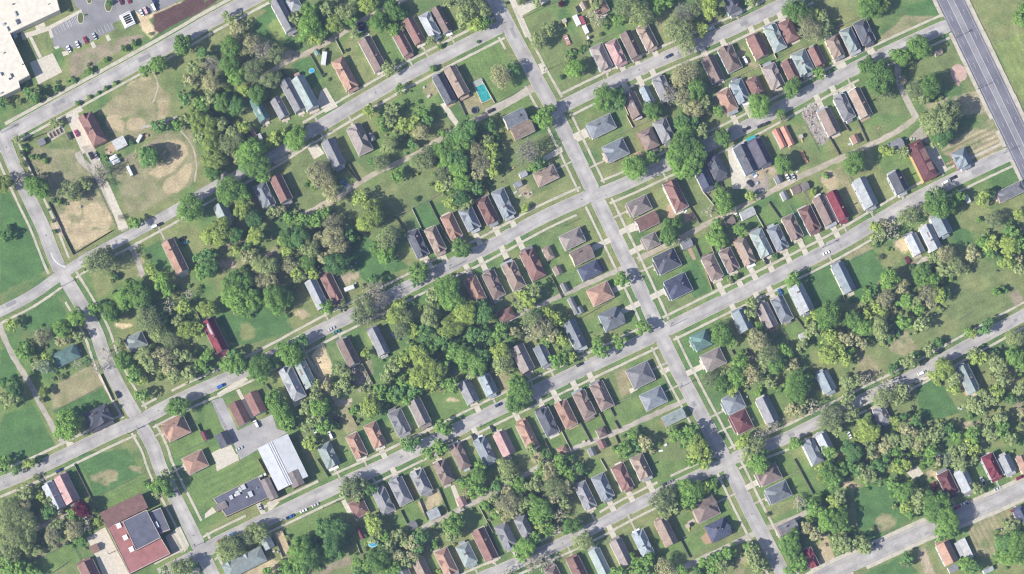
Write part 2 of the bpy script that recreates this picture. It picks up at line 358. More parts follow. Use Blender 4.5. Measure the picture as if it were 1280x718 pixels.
# fences: x1 y1 x2 y2 kind(w=wood,p=pale,c=chain link, k=dark)
FENCES = {
(0,1): """140 165 290 110 k;150 250 215 385 k;300 540 385 718 k;500 230 720 690 c;310 100 330 60 c""",
(0,2): """380 0 455 150 k;470 140 700 0 k;885 110 935 195 c;1215 490 1265 600 p""",
(1,0): """655 335 735 480 k;810 240 860 335 p;480 430 530 520 k""",
(1,1): """850 300 955 410 k;1180 630 1250 718 k;1180 630 1276 590 p;1200 40 1276 170 k;890 290 960 410 k""",
(2,0): """300 610 350 718 k;450 500 530 640 p;545 640 720 540 c;700 110 930 0 c;1150 260 1276 210 c""",
(2,1): """15 580 190 490 p;15 580 80 718 p;120 535 210 718 k;365 500 470 690 k;460 420 500 500 w;500 135 640 70 w;395 530 400 560 k""",
(2,2): """440 290 570 575 p;620 380 660 460 c;880 280 950 420 k;1060 550 1250 440 w;70 0 130 130 k;190 0 260 80 k;400 480 440 610 p""",
(2,3): """945 530 1010 660 p;1060 470 1130 600 k;1180 410 1245 550 k;835 580 900 700 k;1240 370 1276 440 k""",
(2,4): """430 290 520 460 p;180 180 240 330 k;60 250 110 380 k;1090 100 1100 130 k;1190 0 1230 70 p;480 400 560 590 k""",
(3,0): """610 545 1010 365 p;905 400 985 555 p;985 310 1010 365 p;1010 365 1190 285 p;60 650 90 718 p;700 510 800 480 c""",
(3,1): """0 130 225 30 p;75 0 115 75 p;870 590 930 700 p;960 540 1030 640 k;1090 560 1140 650 c;1180 480 1240 580 c;540 460 620 560 p;640 390 690 475 p;460 560 530 670 k;1190 60 1276 230 c""",
(3,2): """490 60 540 180 k;570 20 620 140 w;545 180 610 370 w;440 280 480 255 c;1040 590 1090 700 c;1130 540 1190 620 k""",
(3,3): """0 470 30 520 k;5 560 25 610 k;0 360 110 320 c;730 30 770 100 k;820 20 840 50 k""",
(3,4): """1120 0 1240 220 k;960 160 1165 70 p;380 360 490 310 p;410 500 470 615 k;960 330 1170 240 c;430 490 560 430 p""",
(4,0): """90 180 280 90 p;1080 275 1210 225 c""",
(4,1): """60 130 125 245 k;240 30 300 165 k;165 340 210 420 c;130 20 190 100 k;460 330 600 290 c""",
(4,2): """870 560 960 500 c;80 210 160 430 p;200 180 320 130 c""",
(0,3): """335 410 640 250 c;625 180 700 340 p;1230 490 1276 590 k;1030 620 1130 570 c;1140 660 1276 600 c""",
(1,3): """890 390 950 500 k;880 130 940 260 k;975 100 1050 240 k;380 240 410 280 k;40 360 130 530 c""",
(0,4): """580 270 640 360 c;590 240 890 90 c;460 30 580 270 p;450 530 500 630 c;180 650 440 520 c;280 610 310 660 c;420 640 320 710 p""",
(1,4): """700 0 770 110 k;480 440 525 550 p;430 480 485 610 k;940 510 970 590 p;1220 320 1260 400 k;330 0 380 90 w""",
(4,3): """300 390 340 450 k""",
}
# ground cover: tile, shape, cover.  p = polygon, e = ellipse x y rx ry
GROUND = [
((0,2),'p','0 0 170 -20 310 230 0 400','lush'),((0,1),'p','0 470 60 480 190 718 0 718','lush'),
((0,2),'p','170 520 350 400 420 520 330 620 160 620','lush'),
((0,3),'p','30 430 220 380 340 620 150 718 0 718 0 500','lush'),((0,3),'p','0 30 50 20 120 200 0 250','lush'),
((0,3),'p','320 260 610 90 640 250 330 400','straw2'),((0,3),'p','330 410 640 260 690 350 430 480','lush'),
((0,3),'p','1030 600 1276 510 1276 640 1090 700','bright'),((0,3),'p','900 230 1100 180 1140 250 940 340','olive'),
((0,4),'p','480 -40 790 -60 890 90 590 240','lush'),((0,4),'p','590 245 890 92 985 280 640 335','bright'),
((0,4),'e','660 125 95 42','straw2'),((0,4),'e','850 75 40 18','straw2'),((0,4),'p','1130 130 1276 60 1276 320 1230 330','bright'),
((0,4),'p','180 650 440 520 500 630 320 718 220 718','bright'),((0,4),'p','150 640 420 500 440 520 170 660','weed'),
((2,0),'p','310 400 560 240 700 520 530 640 430 480','bright'),((2,0),'p','0 560 120 500 230 700 0 718','bright'),
((2,0),'p','730 150 860 60 1120 300 1270 480 960 610','grass'),
((2,0),'e','120 560 40 50','straw2'),((2,0),'e','380 640 50 60','straw'),((2,0),'p','300 620 400 580 470 680 380 718','straw2'),
((3,0),'e','795 320 26 70','straw2'),((3,0),'e','850 385 40 30','straw2'),((3,0),'e','280 150 40 50','straw2'),
((4,0),'p','930 0 1276 0 1276 640 1080 280','olive'),((4,0),'p','1085 270 1276 200 1276 640 1200 500','ygreen'),
((4,0),'p','560 30 740 -20 760 90 560 130','lush'),((4,0),'p','370 240 540 100 720 100 400 260','straw2'),
((4,0),'e','120 60 110 60','olive'),((4,0),'p','560 260 830 260 970 490 560 640','grass'),((4,0),'p','640 650 1000 560 1050 718 700 718','weed2'),
((4,0),'p','250 520 490 600 560 718 300 718','grass'),
((4,1),'p','760 220 900 110 1075 20 1165 225 1000 300 780 250','weed2'),((4,1),'p','760 220 1000 100 1060 130 790 250','straw2'),
((4,1),'p','90 350 140 320 300 600 230 650','straw2'),((4,1),'p','300 330 360 280 500 540 420 580','olive'),((4,1),'p','510 330 600 290 660 440 570 490','bright'),
((4,1),'p','340 220 480 190 560 300 450 340','bright'),((4,1),'e','60 420 50 60','straw'),
((4,1),'p','830 590 1276 440 1276 718 900 718','olive'),
((0,1),'p','130 200 500 220 720 690 380 718 300 520','olive2'),((0,1),'p','590 160 900 -40 1060 50 1000 130 700 200','straw2'),
((0,1),'p','690 330 1180 60 1250 300 1190 440 810 640','olive2'),
((0,1),'e','440 590 52 42','straw'),((0,1),'e','605 640 100 78','straw'),((0,1),'e','520 705 70 40','straw'),((0,1),'e','390 690 55 70','straw'),
((0,2),'p','395 0 690 0 640 30 465 125','straw'),((0,2),'e','480 30 60 60','straw'),((0,2),'e','600 140 180 20','weed'),
((0,1),'p','1040 165 1110 150 1160 185 1172 245 1125 310 1050 372 985 392 930 368 960 335 1035 300 1060 240 1035 195','straw'),((0,1),'p','1195 300 1200 350 1172 420 1112 482 1040 492 1005 452 1030 402 1100 365 1150 312','straw'),
((0,1),'e','270 320 70 45','straw2'),((0,1),'p','760 270 1010 120 1080 100 1040 140 800 290','weed'),
((0,1),'e','720 60 50 48','straw'),((0,1),'e','850 55 62 55','straw'),((0,0),'e','770 655 50 50','straw'),((0,0),'e','690 705 50 40','straw'),((0,0),'e','880 535 70 45','straw'),
((0,0),'e','950 590 30 70','straw'),((0,0),'e','1020 670 32 60','straw'),((0,0),'p','600 718 700 620 850 500 960 500 1060 600 1070 718','straw2'),
((0,0),'p','430 350 690 250 850 180 900 225 440 500','weed'),((0,0),'p','400 340 440 330 440 500 410 480','olive'),
((0,0),'p','20 610 240 520 420 400 440 520 140 690','olive'),((0,0),'p','150 180 210 160 220 200 160 215','olive'),((0,0),'p','140 240 190 230 245 370 200 385','grass'),
((0,0),'p','200 220 310 180 335 330 260 360','olive'),((0,0),'p','150 190 480 40 490 60 290 150','olive'),((0,0),'p','700 150 850 60 900 210 700 240','grass'),
((0,0),'p','845 75 880 70 990 200 940 240 890 190','sand'),((0,0),'p','880 120 1130 5 1135 20 900 135','sand'),((0,0),'p','1000 0 1030 -20 1050 30 1000 60','sand'),
((0,0),'p','955 95 1135 10 1276 -60 1276 55 1000 208 965 190','soil'),
((1,0),'p','0 20 80 -20 110 -10 0 60','soil'),((1,0),'p','330 60 400 5 520 210 600 330 300 200','lush'),((1,0),'e','470 180 60 70','ygreen'),((1,0),'p','0 230 150 180 330 50 390 60 230 180 100 300','olive'),
((1,0),'p','640 340 820 230 950 520 820 630 700 420','grass'),((1,0),'p','900 200 960 240 1090 480 960 560 860 330','olive'),((1,0),'e','560 345 100 26','dirt'),
((1,0),'p','1040 130 1200 230 1250 360 1150 400','bright'),((1,0),'p','1080 690 1276 570 1276 718 1080 718','bright'),((1,0),'p','540 410 650 350 730 470 660 560','lush'),
((1,1),'p','520 300 650 200 720 560 600 610','grass'),((1,1),'p','690 600 830 500 880 500 720 610','dirt'),((1,1),'p','730 170 800 110 1020 370 960 420','olive'),((1,1),'p','860 310 900 290 950 400 910 430','bright'),
((1,1),'p','1060 120 1276 20 1276 230 1040 330','bright'),((1,1),'p','840 560 1276 330 1276 718 900 718','grass'),((1,1),'p','1040 500 1180 420 1200 480 1060 560','olive'),
((1,2),'p','80 520 480 470 550 620 250 718 150 690','lush'),((1,2),'e','560 540 70 60','olive'),((1,2),'e','590 525 36 26','straw'),((1,2),'e','250 640 50 50','olive'),
((1,2),'p','940 0 1180 150 1276 230 1000 320 880 180','lush'),((1,2),'e','905 275 54 30','dirt'),((1,2),'e','870 320 40 30','dirt'),((1,2),'e','200 90 120 30','weed'),((1,2),'e','170 210 90 30','dirt'),((1,2),'e','430 170 50 60','weed'),
((1,3),'p','660 60 740 -10 790 120 790 310 730 260 700 140','sand'),((1,3),'p','830 400 900 380 960 520 880 550','straw2'),((1,3),'p','580 560 640 530 690 718 620 718','straw2'),
((1,3),'e','840 360 50 30','dirt'),((1,3),'e','960 160 70 90','weed'),((1,3),'p','0 340 20 350 130 540 0 600','bright'),((1,3),'p','960 660 1276 560 1276 600 960 718','grass'),
((2,3),'p','110 290 310 300 350 420 140 470','bright'),((2,3),'e','265 335 42 22','straw'),((2,3),'p','530 170 640 160 630 270 570 310','straw2'),((2,3),'e','820 690 62 46','straw'),
((2,3),'p','840 590 960 540 1000 630 900 690','bright'),((2,3),'p','970 530 1060 480 1120 600 1020 640','bright'),((2,3),'p','1080 470 1180 420 1230 530 1140 590','bright'),((2,3),'p','1190 400 1276 370 1276 500 1240 530','bright'),
((1,4),'p','0 100 340 -20 375 70 60 240 0 270','bright'),((1,4),'p','100 380 330 270 350 330 60 470 10 430','olive'),((1,4),'p','480 450 720 330 860 270 880 340 780 420 520 540','bright'),
((1,4),'e','420 660 100 50','straw'),((1,4),'p','440 460 490 450 530 560 480 620','straw'),((1,4),'e','330 700 80 40','straw'),((1,4),'p','440 240 760 90 770 110 460 270','grass'),((1,4),'p','690 690 900 610 920 660 740 718','weed'),
((1,4),'p','1150 370 1230 320 1276 400 1170 470','bright'),
((2,4),'e','110 260 26 60','straw'),((2,4),'e','165 240 36 54','straw'),((2,4),'e','55 300 20 60','straw'),((2,4),'p','180 200 260 160 300 290 240 330','bright'),((2,4),'p','360 320 430 300 480 420 390 440','bright'),
((2,4),'p','0 280 40 260 90 360 30 420','bright'),((2,4),'p','400 640 460 600 480 660 420 700','bright'),((2,4),'p','1130 270 1260 210 1276 280 1160 340','bright'),((2,4),'e','1160 60 60 50','bright'),
((2,1),'p','700 540 1000 400 1040 500 740 620','olive'),((2,1),'p','650 170 880 100 900 200 740 210','grass'),((2,1),'p','0 300 100 260 200 480 0 560','grass'),((2,1),'p','20 590 120 540 200 680 60 718','lush'),((2,1),'e','720 480 60 30','dirt'),
((2,1),'p','590 400 650 360 680 470 620 470','grass'),((2,1),'p','1150 300 1276 250 1276 380 1200 400','olive'),
((3,1),'p','450 440 530 430 640 600 540 680','grass'),((3,1),'p','1165 -10 1225 -45 1276 60 1276 190 1235 120','rubble'),((3,1),'e','900 440 90 50','rubble'),((3,1),'e','960 380 60 70','dirt'),((3,1),'e','1150 350 40 20','dirt'),((3,1),'e','1090 220 46 26','dirt'),
((3,1),'p','920 180 1180 80 1276 300 1000 330','grass'),((3,1),'p','890 590 980 540 1030 640 930 690','bright'),((3,1),'p','0 330 60 300 60 350 0 380','olive'),
((3,0),'p','1165 690 1230 640 1276 660 1276 740 1180 740','rubble'),((4,1),'p','0 0 40 110 60 150 20 190 0 190','rubble'),((3,0),'p','780 240 850 200 1000 340 860 390','grass'),((3,0),'p','1000 0 1040 90 1276 60 1276 0','grass'),
((3,2),'p','420 250 520 200 610 370 500 430','lush'),((3,2),'p','1180 260 1276 220 1276 560 1250 500','lush'),((3,2),'p','270 380 430 440 500 420 340 520','grass'),((3,2),'p','500 60 570 20 610 130 540 170','bright'),((3,2),'p','1050 590 1140 550 1190 620 1090 690','bright'),
((4,2),'p','0 230 80 210 160 440 0 480','lush'),((4,2),'p','190 190 340 120 430 240 280 440 180 460','lush'),((4,2),'p','820 310 1080 180 1200 480 800 690 600 690 700 530','grass'),((4,2),'e','980 330 90 60','olive'),((4,2),'e','800 600 90 70','olive'),
((4,2),'e','515 90 54 60','sand'),((4,2),'e','1225 430 36 50','weed'),((4,2),'e','430 170 60 60','olive'),((4,2),'e','900 50 60 60','lush'),((4,2),'p','150 160 330 80 340 110 180 190','straw2'),((4,2),'e','590 200 50 26','weed'),((4,2),'e','530 690 60 60','weed2'),((4,2),'p','1120 300 1276 250 1276 370 1180 350','olive'),
((4,3),'e','300 130 90 90','straw2'),((4,3),'e','530 30 80 40','straw2'),((4,3),'p','600 240 750 210 880 420 640 480','lush'),((4,3),'e','980 490 56 18','sand'),((4,3),'e','960 500 80 30','dirt'),((4,3),'e','420 190 90 30','olive'),((4,3),'e','1260 380 40 40','weed'),((4,3),'e','1190 200 40 60','straw2'),
((4,4),'p','220 200 420 110 520 330 500 420 330 500 240 420','lush'),((4,4),'e','410 400 70 50','straw2'),((4,4),'e','200 150 58 34','straw'),((4,4),'e','690 100 50 26','straw'),((4,4),'p','930 420 1180 290 1260 400 1100 620 960 600','straw2'),
((4,4),'p','605 565 655 545 725 718 660 718','dirt'),((4,4),'p','0 440 40 450 110 640 60 718 0 718','straw'),((4,4),'p','320 690 500 610 560 640 620 718 300 718','lush'),((4,4),'p','1100 620 1276 660 1276 718 1100 718','olive'),((4,4),'e','730 180 60 40','straw2'),
((3,4),'p','780 540 860 580 800 718 740 718','straw2'),((3,4),'e','1240 430 40 30','straw'),((3,4),'p','430 490 560 420 620 520 480 600','bright'),((3,4),'p','380 350 480 300 500 400 420 480','bright'),((3,4),'p','1050 90 1150 60 1220 200 1120 220','bright'),((3,4),'p','240 20 480 -30 560 60 300 120','bright'),((3,4),'p','930 290 1160 240 1140 300 960 380','olive'),((3,4),'p','270 500 400 500 460 610 330 620','bright'),
((3,3),'e','450 640 46 50','straw'),((3,3),'p','0 160 60 120 110 300 40 330','straw2'),((3,3),'p','280 560 460 560 460 718 250 718','grass'),((3,3),'p','20 420 160 340 200 380 80 480','bright'),((3,3),'e','1080 440 50 40','straw2'),((3,3),'e','1020 200 60 60','olive'),((3,3),'e','870 60 40 60','weed'),
((0,2),'e','860 230 22 70','dirt'),((0,2),'p','560 270 860 130 900 250 600 430','olive'),((0,2),'p','900 120 1000 60 1060 240 960 230','lush'),((0,2),'p','1150 30 1276 0 1276 200 1220 230','olive'),((0,2),'e','762 590 48 20','sand'),
((1,4),'e','850 130 30 10','weed'),
]
# hard surfaces: tile, polygon, surface (c concrete, a asphalt, g gravel, w timber)
PAVED = [
((0,0),'300 178 500 62 470 40 445 -30 1150 -30 1115 8 1040 45 985 70 880 100 845 70 760 120 700 150 716 186 420 322 372 290 335 300 325 235 310 235','a'),
((0,0),'185 392 328 332 388 450 240 527','c'),((0,0),'300 165 505 58 512 75 312 185','c'),((0,0),'130 215 300 165 310 190 140 248','c'),((0,0),'125 185 145 180 165 250 140 248','c'),((0,0),'218 165 275 140 285 165 228 195','c'),
((0,0),'180 235 200 230 262 355 243 366','c'),((0,0),'300 185 318 180 335 232 315 242','c'),((0,0),'562 268 582 258 600 292 578 304','c'),((0,0),'655 225 675 215 692 250 672 260','c'),((0,0),'385 325 420 318 430 340 395 352','c'),((0,0),'335 295 365 285 372 300 345 308','c'),
((0,1),'405 0 480 -20 582 190 515 245','c'),((0,1),'510 200 580 180 640 320 590 340','g'),
((0,1),'640 430 670 410 800 700 740 718','c'),((0,1),'655 200 700 180 725 215 690 250 655 240','w'),
((0,0),'450 690 500 660 520 690 460 718','c'),
((1,3),'40 345 110 325 205 530 420 430 450 520 520 540 222 712 180 610 110 510','a'),((1,3),'40 672 160 610 215 718 60 725','c'),((1,3),'75 300 250 190 270 215 90 325','c'),((1,3),'195 280 215 270 310 450 290 460','c'),
((1,4),'60 -20 205 -30 213 5 75 78','c'),((0,4),'540 490 655 425 810 725 640 725 600 620','c'),((0,4),'1075 455 1120 415 1180 540 1150 580','c'),((0,4),'1030 480 1075 455 1145 580 1075 600','g'),
((1,4),'385 275 440 240 465 272 400 330','c'),((1,4),'0 342 48 298 72 330 0 372','c'),((1,4),'318 280 345 262 385 345 358 362','c'),((1,4),'850 262 875 250 915 330 890 342','c'),
((1,0),'720 570 755 545 812 640 830 665 750 705 720 665 700 640','c'),((1,1),'640 205 700 178 745 240 680 278','c'),((1,1),'860 440 890 425 915 440 880 470','c'),
((2,1),'232 0 262 -15 315 55 290 75','c'),((2,0),'190 650 225 640 280 725 250 735','c'),((2,1),'830 262 945 195 955 230 840 292','c'),((2,1),'1020 140 1120 95 1135 125 1035 175','c'),
((2,0),'470 680 790 530 800 560 520 718 470 718','g'),((2,0),'660 45 800 -20 860 -20 870 5 700 100','c'),((2,0),'800 400 830 395 860 450 825 465','c'),((2,0),'620 0 660 0 760 230 720 235','c'),
((3,1),'705 220 735 200 845 400 800 460 735 460','c'),((3,1),'330 560 350 555 385 640 350 660 320 600','w'),((3,1),'430 620 480 605 505 650 440 670','w'),((3,1),'80 720 130 690 140 718 80 740','c'),((3,1),'90 255 160 222 170 240 100 275','w'),
((3,2),'450 110 475 100 510 180 490 190','w'),((4,1),'560 140 640 60 700 190 660 170','g'),((4,1),'640 200 720 180 800 340 770 380','c'),
((3,3),'280 155 350 125 360 150 300 185','c'),((3,4),'535 490 585 450 605 520 570 535','w'),((3,4),'485 330 510 310 540 390 515 400','c'),((4,4),'545 85 610 40 650 90 590 130','c'),
((4,0),'818 445 830 418 852 403 878 401 902 418 920 450 922 475 908 498 885 508 876 520 872 540 858 532 835 500 821 470','p'),
((4,0),'118 560 215 520 225 545 130 585','c'),((4,0),'280 285 320 275 350 330 310 350','c'),((4,0),'75 380 120 355 160 425 125 445','c'),
((1,0),'960 260 1010 200 1040 230 975 275','c'),((0,2),'795 110 855 70 860 105 815 135','c'),((0,2),'818 140 850 125 905 270 880 300','g'),((2,4),'255 170 280 160 330 280 300 300','c'),((2,4),'470 230 500 220 510 245 480 255','g'),
((0,3),'410 600 450 600 470 625 420 640','c'),((4,4),'545 85 600 45 645 90 590 130','c'),((4,2),'640 170 670 160 680 190 600 215','g'),
((4,3),'590 215 680 190 690 205 600 235','c'),((3,3),'90 270 130 260 145 275 100 300','c'),
]
ROADS = [  # name, map pixels, width m, sidewalk offset up, down (m, None = none)
('top avenue',[(-40,196),(20,162),(80,129),(175,77),(237,42),(256,30),(330,-9)],8.6,6.4,7.0),
('upper avenue',[(386,166),(487,106),(512,92),(572,61),(628,33)],7.6,7.2,7.2),
('upper avenue',[(-40,410),(0,390),(40,370),(74,345),(110,322),(150,301),(193,278),(221,262),(258,239),(300,218),(346,193),(386,166)],6.6,None,6.6),
('upper avenue',[(690,141),(717,126),(768,102),(830,73),(900,44),(948,21),(1010,-10)],7.6,7.4,7.4),
('school street',[(2,165),(12,196),(40,256),(54,284),(64,312),(76,340),(90,362),(120,412),(130,446),(145,478),(173,526),(193,560),(199,584),(229,642),(250,686),(272,732)],8.2,8.2,7.6),
('main street',[(612,-14),(622,8),(671,100),(698,148),(739,234),(797,354),(837,444),(873,512),(917,594),(935,634),(967,694),(992,744)],8.6,8.4,8.4),
('central avenue',[(-20,613),(20,597),(60,580),(100,560),(150,536),(174,527),(201,512),(241,492),(286,473),(340,447),(400,414),(428,400),(505,362),(548,339),(612,309),(672,274),(740,244)],7.8,7.4,7.6),
('central avenue',[(742,246),(780,231),(818,213),(870,188),(928,162),(985,130),(1044,98),(1094,73),(1144,50),(1180,34),(1200,26)],7.8,7.4,7.6),
('school avenue',[(200,719),(256,690),(266,682),(316,658),(352,641),(406,615),(467,588),(503,571),(592,527),(622,512),(693,479),(743,455),(834,412),(888,385),(949,356),(1009,326),(1044,308),(1084,285),(1144,249),(1205,219),(1250,198),(1280,184)],8.2,7.8,7.8),
('lower avenue',[(560,740),(632,710),(698,682),(749,657),(768,646),(798,630),(878,592),(912,578),(922,570),(975,552),(1015,532),(1084,497),(1148,467),(1195,440),(1245,413),(1310,378)],7.0,7.0,7.0),
('bottom avenue',[(1010,732),(1044,713),(1104,687),(1154,663),(1225,636),(1280,611),(1320,592)],10.0,6.2,6.2),
('highway',[(1170,-36),(1188,0),(1217,60),(1246,120),(1292,216),(1320,274)],16.2,9.5,9.3),
]
ALLEYS = [  # map pixels, width m, surface
([(325,99),(356,78),(385,66),(420,48),(448,28),(470,16),(515,-6)],3.0,'dirt'),
([(376,270),(405,256),(440,235),(470,216),(512,197),(532,186),(566,163),(618,140),(664,108),(676,103)],3.2,'dirt'),
([(797,325),(812,317),(840,304),(868,288),(910,268),(957,242),(1024,210),(1060,194),(1104,174),(1132,158),(1146,146)],3.4,'dirt'),
([(1146,148),(1140,138),(1130,118),(1122,100),(1122,80)],4.0,'c'),
([(632,402),(650,392),(673,382),(700,370),(768,340),(785,332)],3.0,'g'),
([(528,660),(556,646),(610,620),(640,604),(703,566),(767,542),(810,522),(858,500)],3.2,'g'),
([(842,716),(870,702),(900,688),(936,671),(950,664),(985,652),(1009,640)],3.4,'g'),
([(0,405),(8,432),(40,484),(62,528),(80,556)],3.4,'g'),
([(2,690),(30,668),(60,655),(88,642)],3.0,'dirt'),
([(97,190),(104,205),(120,215),(132,240),(146,268),(156,288)],4.4,'g'),
([(376,432),(420,508),(440,500)],2.2,'dirt'),
([(860,655),(868,650)],2.0,'g'),
([(226,164),(237,176),(244,192),(246,212),(243,228)],.9,'dirt'),
([(190,88),(196,100),(198,112),(191,128)],.8,'dirt'),
([(176,160),(190,157),(206,152),(222,146)],1.6,'g'),
([(258,236),(284,216)],2.6,'g'),([(342,204),(376,188)],1.8,'c'),
]
POLES = [(2,0,836,450),(4,0,852,238),(4,0,985,560),(0,3,800,552),(2,1,375,355),(0,4,680,592),(0,2,375,355),(4,1,1150,240),(3,2,350,600),(0,1,10,110),(2,0,505,185),(1,4,740,310),(4,0,1210,-20),(3,3,410,262),(2,1,970,690),(0,3,860,520),(2,2,250,240),(1,1,690,150),(3,0,735,130),(2,3,440,510),(0,4,1215,545),(4,2,20,110)]
STRIPES = [((1,4),'0 100 340 -20 375 70 60 240 0 270',4.0,.10,False),((2,0),'310 400 560 240 700 520 530 640 430 480',3.0,.07,True),((0,4),'590 245 890 92 985 280 640 335',2.6,.07,False),
((4,1),'780 200 1060 60 1150 220 1000 300 760 240',3.2,.28,False),((4,4),'930 420 1180 290 1260 400 1100 620 960 600',3.0,.16,True),((0,1),'130 200 500 220 720 690 380 718 300 520',3.4,.05,True),((4,0),'1085 270 1276 200 1276 640 1200 500',4.0,.08,True),
((4,2),'820 310 1080 180 1200 480 800 690 600 690 700 530',5.0,.06,False),((2,0),'730 150 860 60 1120 300 1270 480 960 610',3.0,.07,True),((0,4),'480 -40 790 -60 890 90 590 240',3.0,.06,False),((3,2),'1180 260 1276 220 1276 560 1250 500',3.0,.08,True)]
# ------------------------------------------------------------------ helpers
def px(c, r, x, y):
    return (256*c + x/ZS, (574 if r == 4 else 144*r) + y/ZS)
def W(p, h=0.0):
    """map pixel -> ground metres; h = height of the point that was surveyed (roof, crown)"""
    x = (p[0]-640)*S; y = (359-p[1])*S
    k = (HCAM-h)/HCAM
    return (NAD[0]+(x-NAD[0])*k, NAD[1]+(y-NAD[1])*k)
def ptlist(s):
    v = [float(a) for a in s.split()]
    return list(zip(v[0::2], v[1::2]))
class MB:
    def __init__(self): self.v = []; self.f = []; self.m = []
    def add(self, vs, fs, mi=0):
        n = len(self.v); self.v += [tuple(a) for a in vs]
        for f in fs: self.f.append(tuple(i+n for i in f)); self.m.append(mi)
    def box(self, x0, x1, y0, y1, z0, z1, mi=0, bottom=True):
        vs = [(x0,y0,z0),(x1,y0,z0),(x1,y1,z0),(x0,y1,z0),(x0,y0,z1),(x1,y0,z1),(x1,y1,z1),(x0,y1,z1)]
        fs = [(4,5,6,7),(0,1,5,4),(1,2,6,5),(2,3,7,6),(3,0,4,7)]
        if bottom: fs.append((3,2,1,0))
        self.add(vs, fs, mi)
    def prism(self, pts, z0, z1, mi=0):
        if sum(pts[i][0]*pts[(i+1)%len(pts)][1]-pts[(i+1)%len(pts)][0]*pts[i][1] for i in range(len(pts))) < 0: pts = pts[::-1]
        n = len(pts)
        vs = [(p[0],p[1],z0) for p in pts]+[(p[0],p[1],z1) for p in pts]
        fs = [tuple(range(n,2*n)), tuple(range(n-1,-1,-1))]+[(i,(i+1)%n,n+(i+1)%n,n+i) for i in range(n)]
        self.add(vs, fs, mi)
    def quad(self, a, b, c, d, mi=0): self.add([a,b,c,d], [(0,1,2,3)], mi)
    def slab(self, pts, t, mi=0):
        """convex polygon thickened downward"""
        n = len(pts)
        vs = list(pts)+[(p[0],p[1],p[2]-t) for p in pts]
        self.add(vs, [tuple(range(n)), tuple(range(2*n-1,n-1,-1))]+[(n+i,n+(i+1)%n,(i+1)%n,i) for i in range(n)], mi)
    def tube(self, a, b, ra, rb, n=6, mi=0):
        a = np.array(a, float); b = np.array(b, float); d = b-a; L = np.linalg.norm(d); d /= L
        u = np.cross(d, (0,0,1) if abs(d[2]) < .9 else (1,0,0)); u /= np.linalg.norm(u); w = np.cross(d, u)
        vs = []
        for c, r in ((a,ra),(b,rb)):
            for i in range(n):
                t = 2*math.pi*i/n; vs.append(tuple(c+r*(math.cos(t)*u+math.sin(t)*w)))
        self.add(vs, [(i,(i+1)%n,n+(i+1)%n,n+i) for i in range(n)]+[tuple(range(n,2*n))], mi)
    def mesh(self, name, mats):
        me = bpy.data.meshes.new(name); me.from_pydata(self.v, [], self.f)
        for m in (mats if isinstance(mats, (list,tuple)) else [mats]): me.materials.append(m)
        if any(self.m): me.polygons.foreach_set('material_index', self.m)
        me.update(); return me
    def build(self, name, mats, parent=None, loc=None):
        o = bpy.data.objects.new(name, self.mesh(name, mats)); COL.objects.link(o)
        if parent is not None: o.parent = parent
        if loc: o.location = loc
        return o
def root(name, loc, rz=0):
    o = bpy.data.objects.new(name, None); COL.objects.link(o)
    o.empty_display_size = .5; o.location = loc; o.rotation_euler = (0,0,rz); return o
def tag(o, label=None, cat=None, group=None, kind=None):
    if label: o['label'] = label
    if cat: o['category'] = cat
    if group: o['group'] = group
    if kind: o['kind'] = kind
    return o
def struct(o): o['kind'] = 'structure'; return o

# ------------------------------------------------------------------ materials
def mat_base(name, rough=.9, spec=.25):
    m = bpy.data.materials.new(name); m.use_nodes = True
    nt = m.node_tree; b = nt.nodes['Principled BSDF']
    b.inputs['Roughness'].default_value = rough; b.inputs['Specular IOR Level'].default_value = spec
    return m, nt, b
def N(nt, t, **k):
    n = nt.nodes.new(t)
    for a, v in k.items(): setattr(n, a, v)
    return n
def noise(nt, vec, scale, detail=3, rough=.55):
    n = N(nt, 'ShaderNodeTexNoise'); n.inputs['Scale'].default_value = scale
    n.inputs['Detail'].default_value = detail; n.inputs['Roughness'].default_value = rough
    nt.links.new(vec, n.inputs['Vector']); return n.outputs['Fac']
def remap(nt, s, a, b, c, d):
    n = N(nt, 'ShaderNodeMapRange'); nt.links.new(s, n.inputs[0])
    for i, v in zip((1,2,3,4), (a,b,c,d)): n.inputs[i].default_value = v
    return n.outputs[0]
def mul(nt, a, b):
    n = N(nt, 'ShaderNodeMath', operation='MULTIPLY'); nt.links.new(a, n.inputs[0])
    if isinstance(b, (int,float)): n.inputs[1].default_value = b
    else: nt.links.new(b, n.inputs[1])
    return n.outputs[0]
def tint(nt, col, fac):
    """colour times scalar"""
    n = N(nt, 'ShaderNodeVectorMath', operation='SCALE')
    if isinstance(col, tuple): n.inputs[0].default_value = col[:3]
    else: nt.links.new(col, n.inputs[0])
    nt.links.new(fac, n.inputs['Scale']); return n.outputs[0]
def mixc(nt, a, b, fac):
    n = N(nt, 'ShaderNodeMix', data_type='RGBA')
    for s, v in ((6,a),(7,b)):
        if isinstance(v, tuple): n.inputs[s].default_value = (*v[:3],1)
        else: nt.links.new(v, n.inputs[s])
    if isinstance(fac, float): n.inputs[0].default_value = fac
    else: nt.links.new(fac, n.inputs[0])
    return n.outputs[2]
def worldpos(nt): return N(nt, 'ShaderNodeNewGeometry').outputs['Position']
def objrand(nt): return N(nt, 'ShaderNodeObjectInfo').outputs['Random']

_plain = {}
def plain(name, col, rough=.85, var=.12, scale=1.5, spec=.25, metal=0):
    if name in _plain: return _plain[name]
    m, nt, b = mat_base(name, rough, spec)
    f = remap(nt, noise(nt, worldpos(nt), scale, 4), .3, .7, 1-var, 1+var)
    nt.links.new(tint(nt, col, f), b.inputs['Base Color']); b.inputs['Metallic'].default_value = metal
    _plain[name] = m; return m

